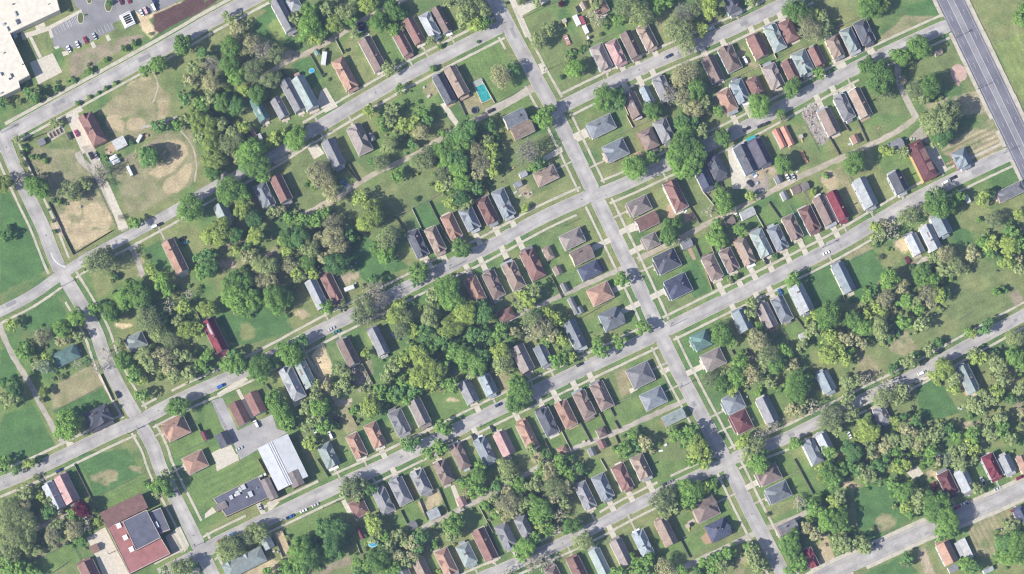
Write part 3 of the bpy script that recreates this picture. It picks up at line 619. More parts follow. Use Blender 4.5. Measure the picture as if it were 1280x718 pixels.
ROOFC = dict(lg=(.315,.33,.345), gy=(.205,.205,.215), dg=(.085,.09,.105), dp=(.10,.095,.12), bg=(.185,.205,.225), gn=(.245,.285,.275), br=(.20,.155,.135),
    rb=(.195,.115,.10), rd=(.165,.042,.052), tn=(.285,.222,.18), tg=(.235,.205,.19), pk=(.36,.235,.225), wh=(.46,.46,.455),
    te=(.13,.215,.195), mr=(.125,.055,.056), nv=(.075,.085,.125), lb=(.235,.275,.30))
ROOFC['or'] = (.315,.20,.15)
ROOFN = dict(lg='light grey', gy='grey', dg='charcoal', dp='slate purple', bg='blue-grey', gn='grey-green', br='brown', rb='red-brown', rd='bright red', tn='tan',
    tg='taupe', pk='pinkish', wh='white', te='teal green', mr='maroon', nv='dark navy', lb='pale blue')
ROOFN['or'] = 'orange-brown'; ROOFC['sa'] = (.52,.25,.185); ROOFN['sa'] = 'salmon orange'
_roof = {}
def roofmat(k):
    if k in _roof: return _roof[k]
    m, nt, b = mat_base('shingles_'+ROOFN[k].replace(' ','_').replace('-','_'), .92, .15)
    p = worldpos(nt); r = objrand(nt)
    f1 = remap(nt, noise(nt, p, 2.4, 3), .3, .7, .80, 1.2)
    f2 = remap(nt, noise(nt, p, .35, 3), .3, .7, .80, 1.18)
    f3 = remap(nt, r, 0, 1, .84, 1.18)
    # shingle courses along the object's own y
    oc = N(nt, 'ShaderNodeTexCoord').outputs['Object']
    wv = N(nt, 'ShaderNodeTexWave'); wv.bands_direction = 'X' ; wv.inputs['Scale'].default_value = 1.1; wv.inputs['Distortion'].default_value = 1.5
    nt.links.new(oc, wv.inputs['Vector']); f4 = remap(nt, wv.outputs['Fac'], 0, 1, .93, 1.05)
    c = tint(nt, ROOFC[k], mul(nt, mul(nt, f1, f2), mul(nt, f3, f4)))
    c = mixc(nt, c, (.17,.15,.13), remap(nt, noise(nt, p, .8, 4, .65), .55, .8, 0, .4))
    nt.links.new(c, b.inputs['Base Color']); _roof[k] = m; return m
WALLC = [('white siding',(.72,.71,.68)),('cream siding',(.62,.56,.45)),('grey siding',(.45,.46,.47)),('tan brick',(.42,.30,.21)),('red brick',(.30,.13,.10)),('pale blue siding',(.45,.55,.62))]
wallm = [plain(n.replace(' ','_'), c, .9, .08) for n, c in WALLC]
concrete = plain('concrete', (.52,.475,.39), .9, .13, .6)
concrete2 = plain('worn_concrete', (.40,.365,.30), .9, .18, .5)
walkm, _nt, _b = mat_base('stained_concrete', .9, .2); _p = worldpos(_nt)
_c = mixc(_nt, (.49,.45,.365), (.30,.28,.21), remap(_nt, noise(_nt, _p, .22, 5, .65), .45, .7, 0, .75)); _c = mixc(_nt, _c, (.13,.15,.07), remap(_nt, noise(_nt, _p, .9, 4, .7), .6, .72, 0, .6))
_nt.links.new(_c, _b.inputs['Base Color'])
timber = plain('timber', (.36,.26,.17), .9, .2, 2)
palewood = plain('pale_timber', (.48,.42,.34), .9, .15, 2)
darkwood = plain('dark_timber', (.13,.11,.09), .9, .2, 2)
wiremesh = plain('grey_wire', (.24,.25,.22), .7, .1)
white = plain('white_paint', (.66,.66,.65), .6, .04)
metalg = plain('galvanised_metal', (.45,.46,.47), .5, .1)
glass = plain('dark_glass', (.03,.035,.045), .12, .02, 1, .5)
rubber = plain('black_rubber', (.02,.02,.02), .9, .05)
bark = plain('bark', (.14,.11,.085), .95, .2, 3)
brickm = plain('school_brick', (.28,.15,.11), .9, .15, 2)

def roadmat(name, c1, c2, ns=.12, wear=False):
    m, nt, b = mat_base(name, .92, .2); p = worldpos(nt)
    f = mul(nt, remap(nt, noise(nt, p, ns, 4), .3, .7, .84, 1.15), remap(nt, noise(nt, p, 1.7, 3), .3, .7, .93, 1.07))
    c = mixc(nt, c1, c2, remap(nt, noise(nt, p, .045, 3), .42, .6, 0, 1))
    # thin tar seals
    wv = N(nt, 'ShaderNodeTexNoise'); wv.inputs['Scale'].default_value = .11; wv.inputs['Detail'].default_value = 5; nt.links.new(p, wv.inputs['Vector'])
    d = N(nt, 'ShaderNodeMath', operation='SUBTRACT'); nt.links.new(wv.outputs['Fac'], d.inputs[0]); d.inputs[1].default_value = .5
    a = N(nt, 'ShaderNodeMath', operation='ABSOLUTE'); nt.links.new(d.outputs[0], a.inputs[0])
    c = mixc(nt, c, (.16,.16,.165), remap(nt, a.outputs[0], 0, .012, .3, 0))
    if wear:
        va = N(nt, 'ShaderNodeVertexColor'); va.layer_name = 'wear'; sp = N(nt, 'ShaderNodeSeparateColor'); nt.links.new(va.outputs['Color'], sp.inputs[0])
        f = mul(nt, f, remap(nt, mul(nt, sp.outputs[0], remap(nt, noise(nt, p, .06, 2), .35, .65, .93, 1.05)), .5, 1.5, .5, 1.5))
    nt.links.new(tint(nt, c, f), b.inputs['Base Color']); return m
asphalt = roadmat('aged_asphalt', (.40,.378,.352), (.345,.328,.31), .12, True)
asphalt_yard = roadmat('yard_asphalt', (.37,.355,.345), (.31,.30,.295))
roadm_pink = roadmat('pink_gravel', (.50,.34,.28), (.40,.29,.235), .5)
patchm = roadmat('patched_asphalt', (.26,.255,.25), (.33,.32,.31))
asphalt2 = roadmat('dark_asphalt', (.180,.176,.202), (.155,.153,.178))
asphalt3 = roadmat('car_park_asphalt', (.25,.245,.245), (.215,.21,.215))
gravel = roadmat('gravel_track', (.42,.38,.32), (.34,.31,.25), .3)
dirtm = roadmat('dirt_track', (.44,.38,.30), (.35,.31,.23), .3)

# ------------------------------------------------------------------ ground sheet
COVER = dict(lush=(.085,.165,.055), bright=(.142,.212,.068), grass=(.162,.203,.080), ygreen=(.205,.255,.085), olive=(.210,.232,.095), olive2=(.255,.24,.135),
    straw=(.42,.345,.215), straw2=(.275,.25,.14), weed=(.28,.235,.165), weed2=(.35,.305,.19), dirt=(.38,.31,.22), sand=(.56,.45,.28), soil=(.105,.062,.055), rubble=(.30,.27,.25), pink=(.50,.34,.27))
def vnoise(x, y, sc, seed):
    g = np.random.default_rng(seed).random((256,256))
    u = x/sc; v = y/sc; i = np.floor(u).astype(int); j = np.floor(v).astype(int)
    a = u-i; b = v-j; a = a*a*(3-2*a); b = b*b*(3-2*b)
    q = lambda p, r: g[p % 256, r % 256]
    return (q(i,j)*(1-a)+q(i+1,j)*a)*(1-b)+(q(i,j+1)*(1-a)+q(i+1,j+1)*a)*b
def fbm(x, y, sc, seed): return sum(vnoise(x, y, sc/2**k, seed+k)*.5**k for k in range(4))/1.875
def make_ground():
    xs = np.concatenate([[-4000,-1200,-600,-420], np.arange(-352,352.1,.8), [420,600,1200,4000]])
    ys = np.concatenate([[-4000,-1200,-500,-300], np.arange(-200,200.1,.8), [300,500,1200,4000]])
    X, Y = np.meshgrid(xs, ys); x = X.ravel(); y = Y.ravel(); n = len(x)
    jx = x+(fbm(x,y,9,11)-.5)*9+(fbm(x,y,2.2,12)-.5)*2.4; jy = y+(fbm(x,y,9,21)-.5)*9+(fbm(x,y,2.2,22)-.5)*2.4
    a = fbm(x, y, 60, 31); b = fbm(x, y, 16, 41); c = fbm(x, y, 5, 51)
    C = {k: np.array(v) for k, v in COVER.items()}
    def st(t, lo, hi): t = np.clip((t-lo)/(hi-lo),0,1)[:,None]; return t*t*(3-2*t)
    col = C['grass']*(1-st(a,.35,.62))+C['bright']*st(a,.35,.62)
    t = st(b,.46,.72); col = col*(1-t)+C['olive']*t
    t = st(1-b,.52,.75)*.8; col = col*(1-t)+C['lush']*t
    for (tc, sh, s, cov) in GROUND:
        if sh == 'p':
            P = [W(px(*tc, *q)) for q in ptlist(s)]
            sx, sy = (x+(jx-x)*.2, y+(jy-y)*.2)
            x0, x1 = min(p[0] for p in P)-3, max(p[0] for p in P)+3; y0, y1 = min(p[1] for p in P)-3, max(p[1] for p in P)+3
            k = np.where((x > x0)&(x < x1)&(y > y0)&(y < y1))[0]; qx = sx[k]; qy = sy[k]
            ins = np.zeros(len(k), bool); d = np.full(len(k), 1e9)
            for i in range(len(P)):
                (ax,ay),(bx,by) = P[i], P[(i+1)%len(P)]
                cr = ((ay > qy) != (by > qy)) & (qx < (bx-ax)*(qy-ay)/((by-ay) or 1e-9)+ax); ins ^= cr
                L2 = (bx-ax)**2+(by-ay)**2 or 1e-9; tt = np.clip(((qx-ax)*(bx-ax)+(qy-ay)*(by-ay))/L2,0,1)
                d = np.minimum(d, np.hypot(qx-ax-tt*(bx-ax), qy-ay-tt*(by-ay)))
            sd = np.where(ins, d, -d); soft = .9
            w = np.clip(sd/soft+.5,0,1)
        else:
            ex, ey, rx, ry = [float(v) for v in s.split()]
            p0 = W(px(*tc, ex, ey)); rx *= S/ZS; ry *= S/ZS
            k = np.where((abs(x-p0[0]) < rx+6)&(abs(y-p0[1]) < ry+6))[0]
            lx = (jx[k]-p0[0])/rx; ly = (jy[k]-p0[1])/ry
            w = np.clip((1.0-np.hypot(lx, ly))*3.2+.35,0,1)
        v = (.82+.36*c[k])[:,None]; w = (w*(.80+.35*b[k])).clip(0,1)[:,None]
        if cov in ('straw2','olive','weed','dirt','weed2','olive2'): w = w*np.clip((c[k]-.28)*3.4+.35,0.15,1)[:,None]
        if cov in ('straw','sand','soil','pink','lush','bright'): w = np.clip(w*1.25,0,1)
        col[k] = col[k]*(1-w)+C[cov]*v*w
    for (tc, s, per, amp, across) in STRIPES:
        P = [W(px(*tc, *q)) for q in ptlist(s)]; ins = np.zeros(n, bool)
        for i in range(len(P)):
            (ax,ay),(bx,by) = P[i], P[(i+1)%len(P)]
            ins ^= ((ay > y) != (by > y)) & (x < (bx-ax)*(y-ay)/((by-ay) or 1e-9)+ax)
        k = np.where(ins)[0]; q = (-x[k]*VY+y[k]*VX) if not across else (x[k]*VX+y[k]*VY)
        col[k] *= (1+amp*np.sin(2*math.pi*q/per+1.5*b[k])*(.4+c[k]))[:,None]
    # trodden lines
    me = bpy.data.meshes.new('ground'); nx, ny = len(xs), len(ys)
    co = np.stack([x,y,np.zeros(n)],1).astype(np.float32)
    ii = (np.arange(ny-1)[:,None]*nx+np.arange(nx-1)[None,:]).ravel()
    F = np.stack([ii,ii+1,ii+1+nx,ii+nx],1).astype(np.int32)
    me.vertices.add(n); me.vertices.foreach_set('co', co.ravel())
    me.loops.add(F.size); me.loops.foreach_set('vertex_index', F.ravel())
    me.polygons.add(len(F)); me.polygons.foreach_set('loop_start', np.arange(0,F.size,4,dtype=np.int32)); 
    me.update(calc_edges=True)
    at = me.color_attributes.new('cover','FLOAT_COLOR','POINT')
    at.data.foreach_set('color', np.concatenate([col, np.ones((n,1))],1).astype(np.float32).ravel())
    m, nt, bs = mat_base('turf', .95, .1); p = worldpos(nt)
    va = N(nt, 'ShaderNodeVertexColor'); va.layer_name = 'cover'
    f = mul(nt, mul(nt, remap(nt, noise(nt, p, .9, 4, .65), .3, .7, .74, 1.26), remap(nt, noise(nt, p, 3.1, 2), .3, .7, .84, 1.16)), remap(nt, noise(nt, p, .16, 3), .3, .7, .84, 1.16))
    c2 = mixc(nt, va.outputs['Color'], (.24,.205,.12), remap(nt, noise(nt, p, .3, 5, .7), .56, .74, 0, .26))
    c2 = mixc(nt, c2, (.055,.09,.04), remap(nt, noise(nt, p, .42, 5, .7), .58, .76, 0, .4))
    nt.links.new(tint(nt, c2, f), bs.inputs['Base Color'])
    me.materials.append(m)
    o = bpy.data.objects.new('ground', me); COL.objects.link(o); struct(o)
make_ground()

# ------------------------------------------------------------------ roads, walks, alleys
def offset_line(pts, d):
    out = []
    for i, p in enumerate(pts):
        a = pts[max(0,i-1)]; b = pts[min(len(pts)-1,i+1)]
        dx, dy = b[0]-a[0], b[1]-a[1]; L = math.hypot(dx,dy)
        out.append((p[0]-dy/L*d, p[1]+dx/L*d))
    return out
def dense(pts, step=1.0):
    out = []
    for a, b in zip(pts, pts[1:]):
        n = max(1, int(math.hypot(b[0]-a[0], b[1]-a[1])/step))
        out += [(a[0]+(b[0]-a[0])*i/n, a[1]+(b[1]-a[1])*i/n) for i in range(n)]
    return out+[pts[-1]]
def smooth(pts, it=2):
    for _ in range(it):
        q = [pts[0]]
        for a, b in zip(pts, pts[1:]):
            q += [(a[0]*.75+b[0]*.25, a[1]*.75+b[1]*.25), (a[0]*.25+b[0]*.75, a[1]*.25+b[1]*.75)]
        pts = q+[pts[-1]]
    return pts
def dist_line(p, pts):
    d = 1e9
    for a, b in zip(pts, pts[1:]):
        dx, dy = b[0]-a[0], b[1]-a[1]; t = max(0,min(1,((p[0]-a[0])*dx+(p[1]-a[1])*dy)/(dx*dx+dy*dy+1e-9)))
        d = min(d, math.hypot(p[0]-a[0]-t*dx, p[1]-a[1]-t*dy))
    return d
def strip_mb(mb, pts, w, z, wobble=0):
    l = offset_line(pts, w/2); r = offset_line(pts, -w/2)
    if wobble:
        l = offset_line(pts, 0); r = l[:]
        l = [(p[0],p[1]) for p in offset_line(pts, w/2)]; r = offset_line(pts, -w/2)
        l = [(p[0]+random.uniform(-1,1)*wobble, p[1]+random.uniform(-1,1)*wobble) for p in l]
        r = [(p[0]+random.uniform(-1,1)*wobble, p[1]+random.uniform(-1,1)*wobble) for p in r]
    for i in range(len(pts)-1): mb.quad((*l[i+1],z),(*l[i],z),(*r[i],z),(*r[i+1],z))
RL = []                                        # road centre lines in metres
for nm, p, w, a, b in ROADS: RL.append((nm, smooth([W(q) for q in p]), w, a, b))
def in_road(p, skip=None, extra=0.0):
    return any(i != skip and dist_line(p, r[1]) < r[2]/2+extra for i, r in enumerate(RL))
for i, (nm, pts, w, a, b) in enumerate(RL):
    mb = MB(); fr = (-.5,-.40,-.29,-.18,-.07,.07,.18,.29,.40,.5); val = (.86,1.03,.90,1.04,1.07,1.07,1.04,.90,1.03,.86)
    L_ = [offset_line(pts, w*f_) for f_ in fr]; z_ = .062+.004*i
    for j in range(len(fr)):
        for q in L_[j]: mb.v.append((*q, z_))
    npt = len(pts)
    for j in range(len(fr)-1):
        for q in range(npt-1): mb.f.append((j*npt+q, j*npt+q+1, (j+1)*npt+q+1, (j+1)*npt+q)); mb.m.append(0)
    mb.f = [f_[::-1] for f_ in mb.f]
    o = mb.build('road', asphalt2 if nm in ('highway',) else asphalt); struct(o)
    at = o.data.color_attributes.new('wear','FLOAT_COLOR','POINT'); cv = np.ones((len(fr)*npt,4),np.float32)
    for j in range(len(fr)): cv[j*npt:(j+1)*npt,:3] = val[j] if nm != 'highway' else 1
    at.data.foreach_set('color', cv.ravel())
zc = [.022]
def znext(): zc[0] += .0006; return zc[0]
DRIVES = []
def runs(pts, keep):
    cur = []
    for p in pts:
        if keep(p): cur.append(p)
        else:
            if len(cur) > 2: yield cur
            cur = []
    if len(cur) > 2: yield cur
mb = MB()
for i, (nm, pts, w, a, b) in enumerate(RL):
    for s, off in ((1,a),(-1,b)):
        if off is None: continue
        big = nm in ('highway','bottom avenue'); ww = 2.4 if big else 1.55
        if nm == 'top avenue' and s == 1: ww = 2.2
        for rn in runs(dense(offset_line(pts, s*off), 2.0), lambda p: not in_road(p, i, .2)):
            for k0 in range(0, len(rn)-1, 4):
                if random.random() < .965 or nm == 'top avenue': strip_mb(mb, rn[k0:k0+5], ww*random.uniform(.88,1.05), znext(), .10)
o = mb.build('sidewalk', walkm); struct(o)
zc[0] = .002
for p, w, k in ALLEYS:
    mb = MB(); strip_mb(mb, dense(smooth([W(q) for q in p]), 2.5), w, znext()+.004, .35 if k != 'c' else .05)
    struct(mb.build('alley', dict(dirt=dirtm, g=gravel, c=concrete2)[k]))
zc[0] = .045
for t, s, k in PAVED:
    P = [(*W(px(*t,*q)),0) for q in ptlist(s)]; z = znext()
    if sum(P[i][0]*P[(i+1)%len(P)][1]-P[(i+1)%len(P)][0]*P[i][1] for i in range(len(P))) < 0: P = P[::-1]
    mb = MB(); mb.add([(p[0],p[1],z) for p in P], [tuple(range(len(P)))])
    struct(mb.build(dict(p='gravel_path', c='pavement', a='parking_pavement', g='gravel_path', w='deck_floor')[k], dict(p=roadm_pink, c=concrete, a=asphalt3 if t == (0,0) else asphalt_yard, g=gravel, w=timber)[k]))
# ------------------------------------------------------------------ naming places
def side_of(p, pts):
    """>0 when p (map pixels) lies above the polyline"""
    pts = sorted(pts)
    if p[0] <= pts[0][0]: a, b = pts[0], pts[1]
    elif p[0] >= pts[-1][0]: a, b = pts[-2], pts[-1]
    else:
        for a, b in zip(pts, pts[1:]):
            if a[0] <= p[0] <= b[0]: break
    return a[1]+(b[1]-a[1])*(p[0]-a[0])/((b[0]-a[0]) or 1e-9)-p[1]
def line(name, part=None):
    ps = []
    for i, (nm, p, w, a, b) in enumerate(ROADS):
        if nm == name and (part is None or (p[0][0] > 640) == (part == 'r') or name in ('school avenue','lower avenue','bottom avenue')): ps += p
    return ps
def xs_at(name, y):
    for nm, p, *_ in ROADS:
        if nm == name:
            for a, b in zip(p, p[1:]):
                if a[1] <= y <= b[1]: return a[0]+(b[0]-a[0])*(y-a[1])/(b[1]-a[1])
            return p[0][0] if y < p[0][1] else p[-1][0]
def column(p):
    if p[0] > xs_at('main street', p[1]):
        return 'beyond the highway' if p[0] > xs_at('highway', p[1]) and p[1] < 180 else 'right of main street'
    return 'left of school street' if p[1] > 165 and p[0] < xs_at('school street', p[1]) else 'left of main street'
def avenues(p):
    right = p[0] > xs_at('main street', p[1])
    names = ['upper avenue','central avenue','school avenue','lower avenue','bottom avenue'] if right else ['top avenue','upper avenue','central avenue','school avenue','lower avenue']
    above = None
    for n in names:
        if side_of(p, line(n, 'r' if right else 'l')) > 0: return above, n
        above = n
    return above, None
def band(p):
    a, b = avenues(p)
    if a is None: return 'above the '+b
    if b is None: return 'below the '+a
    return 'between '+a.split()[0]+' and '+b.split()[0]+' avenues'
def road_side(p):
    a, b = avenues(p); right = p[0] > xs_at('main street', p[1])
    da = abs(side_of(p, line(a, 'r' if right else 'l'))) if a else 1e9
    db = abs(side_of(p, line(b, 'r' if right else 'l'))) if b else 1e9
    return 'lower side of '+a if da < db else 'upper side of '+b
ORD = 'zeroth first second third fourth fifth sixth seventh eighth ninth tenth eleventh twelfth thirteenth fourteenth fifteenth sixteenth seventeenth eighteenth nineteenth twentieth'.split()
def ordn(i): return ORD[i] if i < len(ORD) else ('twenty-'+ORD[i-20] if i < 30 else ('thirtieth' if i == 30 else 'thirty-'+ORD[i-30]))
def label_all(items):
    """items: dicts with o, head, place, where (map pixels), near -> each label names one thing"""
    def grp(ks, key):
        d = {}
        for it in ks: d.setdefault(key(it), []).append(it)
        return d
    left = items
    for f in (lambda i: i['head']+', '+i['place'], lambda i: i['head']+(' '+i['near'] if i.get('near') else '')+', '+i['place']):
        nxt = []
        for k, g in grp(left, f).items():
            if len(g) == 1 and len(k.split()) <= 16: g[0]['o']['label'] = k
            else: nxt += g
        left = nxt
    for k, g in grp(left, lambda i: (i['head'], i['place'])).items():
        g.sort(key=lambda i: i['where'][0]-.02*i['where'][1])
        allg = sorted([i for i in items if (i['head'], i['place']) == k], key=lambda i: i['where'][0]-.02*i['where'][1])
        for it in g:
            n = allg.index(it)+1
            w = 'leftmost' if n == 1 and len(allg) > 1 else ('rightmost' if n == len(allg) and len(allg) > 1 else ordn(n)+' from left')
            lb_ = k[0]+', '+w+', '+k[1]
            for u_, v_ in ((' avenues',''),(' of main street',' half'),(' of school street',' edge')):
                if len(lb_.split()) > 16: lb_ = lb_.replace(u_, v_)
            it['o']['label'] = lb_

# ------------------------------------------------------------------ houses
def gable_roof(mb, x0, x1, y0, y1, e, rise, ov, axis, t=.2):
    """two slabs; ridge along y (axis 'y') or x"""
    if axis == 'y':
        xm = (x0+x1)/2; k = rise/((x1-x0)/2); zo = e-ov*k
        mb.slab([(x0-ov,y0-ov,zo+t),(xm,y0-ov,e+rise+t),(xm,y1+ov,e+rise+t),(x0-ov,y1+ov,zo+t)], t)
        mb.slab([(xm,y0-ov,e+rise+t),(x1+ov,y0-ov,zo+t),(x1+ov,y1+ov,zo+t),(xm,y1+ov,e+rise+t)], t)
    else:
        ym = (y0+y1)/2; k = rise/((y1-y0)/2); zo = e-ov*k
        mb.slab([(x0-ov,y0-ov,zo+t),(x1+ov,y0-ov,zo+t),(x1+ov,ym,e+rise+t),(x0-ov,ym,e+rise+t)], t)
        mb.slab([(x0-ov,ym,e+rise+t),(x1+ov,ym,e+rise+t),(x1+ov,y1+ov,zo+t),(x0-ov,y1+ov,zo+t)], t)
def hip_roof(mb, x0, x1, y0, y1, e, rise, ov):
    x0 -= ov; x1 += ov; y0 -= ov; y1 += ov; w = x1-x0; l = y1-y0; xm = (x0+x1)/2; ym = (y0+y1)/2
    if l >= w: i = min(w/2, l*.46); A = (xm,y0+i,e+rise); B = (xm,y1-i,e+rise)
    else: i = min(l/2, w*.46); A = (x0+i,ym,e+rise); B = (x1-i,ym,e+rise)
    z = e-.05
    vs = [(x0,y0,z),(x1,y0,z),(x1,y1,z),(x0,y1,z),A,B]
    vs += [(v[0],v[1],z-.16) for v in vs[:4]]
    if l >= w: fs = [(0,1,4),(1,2,5,4),(2,3,5),(3,0,4,5)]
    else: fs = [(0,1,5,4),(1,2,5),(2,3,4,5),(3,0,4)]
    fs += [(6,7,1,0),(7,8,2,1),(8,9,3,2),(9,6,0,3),(9,8,7,6)]
    mb.add(vs, fs)
def wall_box(mb, x0, x1, y0, y1, e, gable=None, rise=0):
    if gable is None: mb.box(x0,x1,y0,y1,0,e); return
    if gable == 'y':
        xm = (x0+x1)/2
        vs = [(x0,y0,0),(x1,y0,0),(x1,y0,e),(xm,y0,e+rise),(x0,y0,e),(x0,y1,0),(x1,y1,0),(x1,y1,e),(xm,y1,e+rise),(x0,y1,e)]
        fs = [(0,1,2,3,4),(9,8,7,6,5),(1,6,7,2),(5,0,4,9),(2,7,8,3),(3,8,9,4)]
    else:
        ym = (y0+y1)/2
        vs = [(x0,y0,0),(x0,y1,0),(x0,y1,e),(x0,ym,e+rise),(x0,y0,e),(x1,y0,0),(x1,y1,0),(x1,y1,e),(x1,ym,e+rise),(x1,y0,e)]
        fs = [(4,3,2,1,0),(5,6,7,8,9),(0,5,9,4),(6,1,2,7),(9,8,3,4),(8,7,2,3)]
    mb.add(vs, fs)
chimm = plain('chimney_brick',(.20,.135,.115),.9,.15,2)
guttm = plain('gutter_white',(.62,.61,.59),.6,.1)
doorc = plain('door_paint', (.16,.08,.06), .6, .1)
STYLE = dict(g='gabled', G='gabled', x='cross-gabled', h='hip-roofed')
house_items = []; shed_items = []; HPOS = []
drive_mb = MB(); walk_mb = MB()
def to_world(o, x, y):
    c, s = math.cos(o.rotation_euler.z), math.sin(o.rotation_euler.z)
    return (o.location.x+x*c-y*s, o.location.y+x*s+y*c)
def tilt(p):
    """street grid turns a little towards the top left"""
    return math.radians(28.2) if p[1] < 150+max(0,(620-p[0]))*.12 and p[0] < 640 else TH
def add_house(p, w, l, style, colk, storeys, flags):
    big = storeys == 'S'
    two = storeys == '2'
    e = 5.4 if two else (5.0 if big else 3.7)
    w = w*S/ZS; l = l*S/ZS; ov = .28
    bx, by = w-2*ov, l-2*ov
    short = min(bx, by)
    rise = {'g':.36,'G':.34,'x':.36,'h':.30}[style]*short*(.95+.25*random.random())
    loc = W(p, e+rise*.4); h = root('brick_house' if False else 'house', (loc[0],loc[1],0), tilt(p))
    x0, x1, y0, y1 = -bx/2, bx/2, -by/2, by/2
    front = next((f[1] for f in flags if f[0] == 'f'), 'S')
    rm = roofmat(colk); wm = random.choice(wallm if not two else wallm[:4])
    wb = MB(); rb = MB()
    along = 'x' if style == 'G' else ('y' if style == 'g' else ('y' if by >= bx else 'x'))
    # porch takes the first 2 m at the front
    fx = front in 'EW'
    pd = 1.2 if fx else (2.0 if (by > 8 and not big) else 1.4)
    if style in 'gG': wall_box(wb, x0,x1,y0,y1, e, along, rise); gable_roof(rb, x0,x1,y0,y1, e, rise, ov, along)
    elif style == 'h': wall_box(wb, x0,x1,y0,y1, e); hip_roof(rb, x0,x1,y0,y1, e, rise, ov)
    else:
        # hip body with a cross gable towards the front and a dormer on one long side
        wall_box(wb, x0,x1,y0,y1, e); hip_roof(rb, x0,x1,y0,y1, e, rise, ov)
        sgn = {'N':1,'S':-1,'E':1,'W':-1}[front]
        if fx:
            yy = random.choice((-1,1))*by*.14; hw = by*.30
            xa, xb = (0, x1+ov*.6) if sgn > 0 else (x0-ov*.6, 0)
            gable_roof(rb, xa, xb, yy-hw, yy+hw, e, rise*.8, .25, 'x', .14)
        else:
            xx = random.choice((-1,1))*bx*.10; hw = bx*.30
            ya, yb = (y1-by*.45, y1+ov*.5) if sgn > 0 else (y0-ov*.5, y0+by*.45)
            gable_roof(rb, xx-hw, xx+hw, ya, yb, e, rise*.8, .25, 'y', .14)
            q = random.uniform(-.15,.15)*by; s2 = random.choice((-1,1)); hw = by*.13
            gable_roof(rb, *( (0,x1*.92) if s2 > 0 else (x0*.92,0)), q-hw, q+hw, e+rise*.18, rise*.55, .15, 'x', .12)
    wo = wb.build('wall', wm, h); ro = rb.build('roof', rm, h)
    # ridge cap
    rc = MB(); zr = e+rise+(.2 if style in 'gG' else .0)
    if style in 'gG':
        if along == 'y': rc.box(-.14,.14,y0-ov,y1+ov,zr-.03,zr+.05)
        else: rc.box(x0-ov,x1+ov,-.14,.14,zr-.03,zr+.05)
        rc.build('ridge_cap', roofmat(colk), ro)
    # gutters along the eaves, a mended patch of shingles
    gut = MB(); ze = e-ov*(rise/((bx if along == 'y' else by)/2))+.1 if style in 'gG' else e-.1
    if style in 'hx' or along == 'y':
        for q in (x0-ov-.13, x1+ov+.01): gut.box(q,q+.12,y0-ov,y1+ov,ze-.08,ze+.06)
    if style in 'hx' or along == 'x':
        for q in (y0-ov-.13, y1+ov+.01): gut.box(x0-ov,x1+ov,q,q+.12,ze-.085,ze+.055)
    if random.random() < .75: gut.build('gutter', guttm, ro)
    if random.random() < .3 and style in 'gG':
        pt = MB(); u0 = random.uniform(.12,.4); u1 = u0+random.uniform(.15,.4); v0 = random.uniform(-.4,.1); v1 = v0+random.uniform(.12,.35); sd = random.choice((-1,1)); zz = lambda u: e+rise*(1-min(u,.98))+.2+.03
        if along == 'y': q = [(sd*u0*bx/2,v0*by,zz(u0)),(sd*u1*bx/2,v0*by,zz(u1)),(sd*u1*bx/2,v1*by,zz(u1)),(sd*u0*bx/2,v1*by,zz(u0))]
        else: q = [(v0*bx,sd*u0*by/2,zz(u0)),(v0*bx,sd*u1*by/2,zz(u1)),(v1*bx,sd*u1*by/2,zz(u1)),(v1*bx,sd*u0*by/2,zz(u0))]
        if (q[1][0]-q[0][0])*(q[2][1]-q[1][1])-(q[1][1]-q[0][1])*(q[2][0]-q[1][0]) < 0: q = q[::-1]
        pt.slab(q, .025); pt.build('shingle_patch', roofmat(random.choice(('gy','lg','br','tg'))), ro)
    # chimney and vents
    r2 = random.random()
    if 'c' in flags or r2 < .35:
        cb = MB(); cx = random.choice((-1,1))*bx*.16; cy = random.uniform(-.25,.25)*by; cz = e+rise
        cb.box(cx-.4,cx+.4,cy-.4,cy+.4,e+.2,cz+.9); cb.box(cx-.5,cx+.5,cy-.5,cy+.5,cz+.9,cz+1.05)
        cb.build('chimney', chimm, ro)
    if random.random() < .6:
        for _ in range(random.randint(1,3)):
            vb = MB()
            vx = random.uniform(.08,.3)*bx*random.choice((-1,1)); vy = random.uniform(-.3,.3)*by
            k = 1-abs(vx)/(bx/2) if along == 'y' else 1-abs(vy)/(by/2); vz = e+rise*k
            vb.box(vx-.16,vx+.16,vy-.16,vy+.16,vz-.3,vz+.35)
            vb.build('roof_vent', metalg, ro)
    # porch at the front: deck, posts, lower roof, steps
    sx = {'N':(0,1),'S':(0,-1),'E':(1,0),'W':(-1,0)}[front]
    if not big:
        pb = MB(); pr = MB(); stp = MB()
        half = (bx if not fx else by)*random.uniform(.30,.46); D = (by if not fx else bx)/2; dep = pd
        def R(u0,u1,d0,d1):   # u across the front, d outwards
            if sx[1]: s_ = sx[1]; a, b = sorted((s_*d0, s_*d1)); return (u0,u1,a,b)
            s_ = sx[0]; a, b = sorted((s_*d0, s_*d1)); return (a,b,u0,u1)
        sh = random.uniform(-.06,.06)*bx
        pb.box(*R(sh-half,sh+half,D,D+dep), 0, .55)
        for u in (sh-half+.12, sh+half-.12): pb.box(*R(u-.1,u+.1,D+dep-.25,D+dep-.05), .55, 2.75)
        po = pb.build('porch', random.choice((white, concrete, palewood)), h)
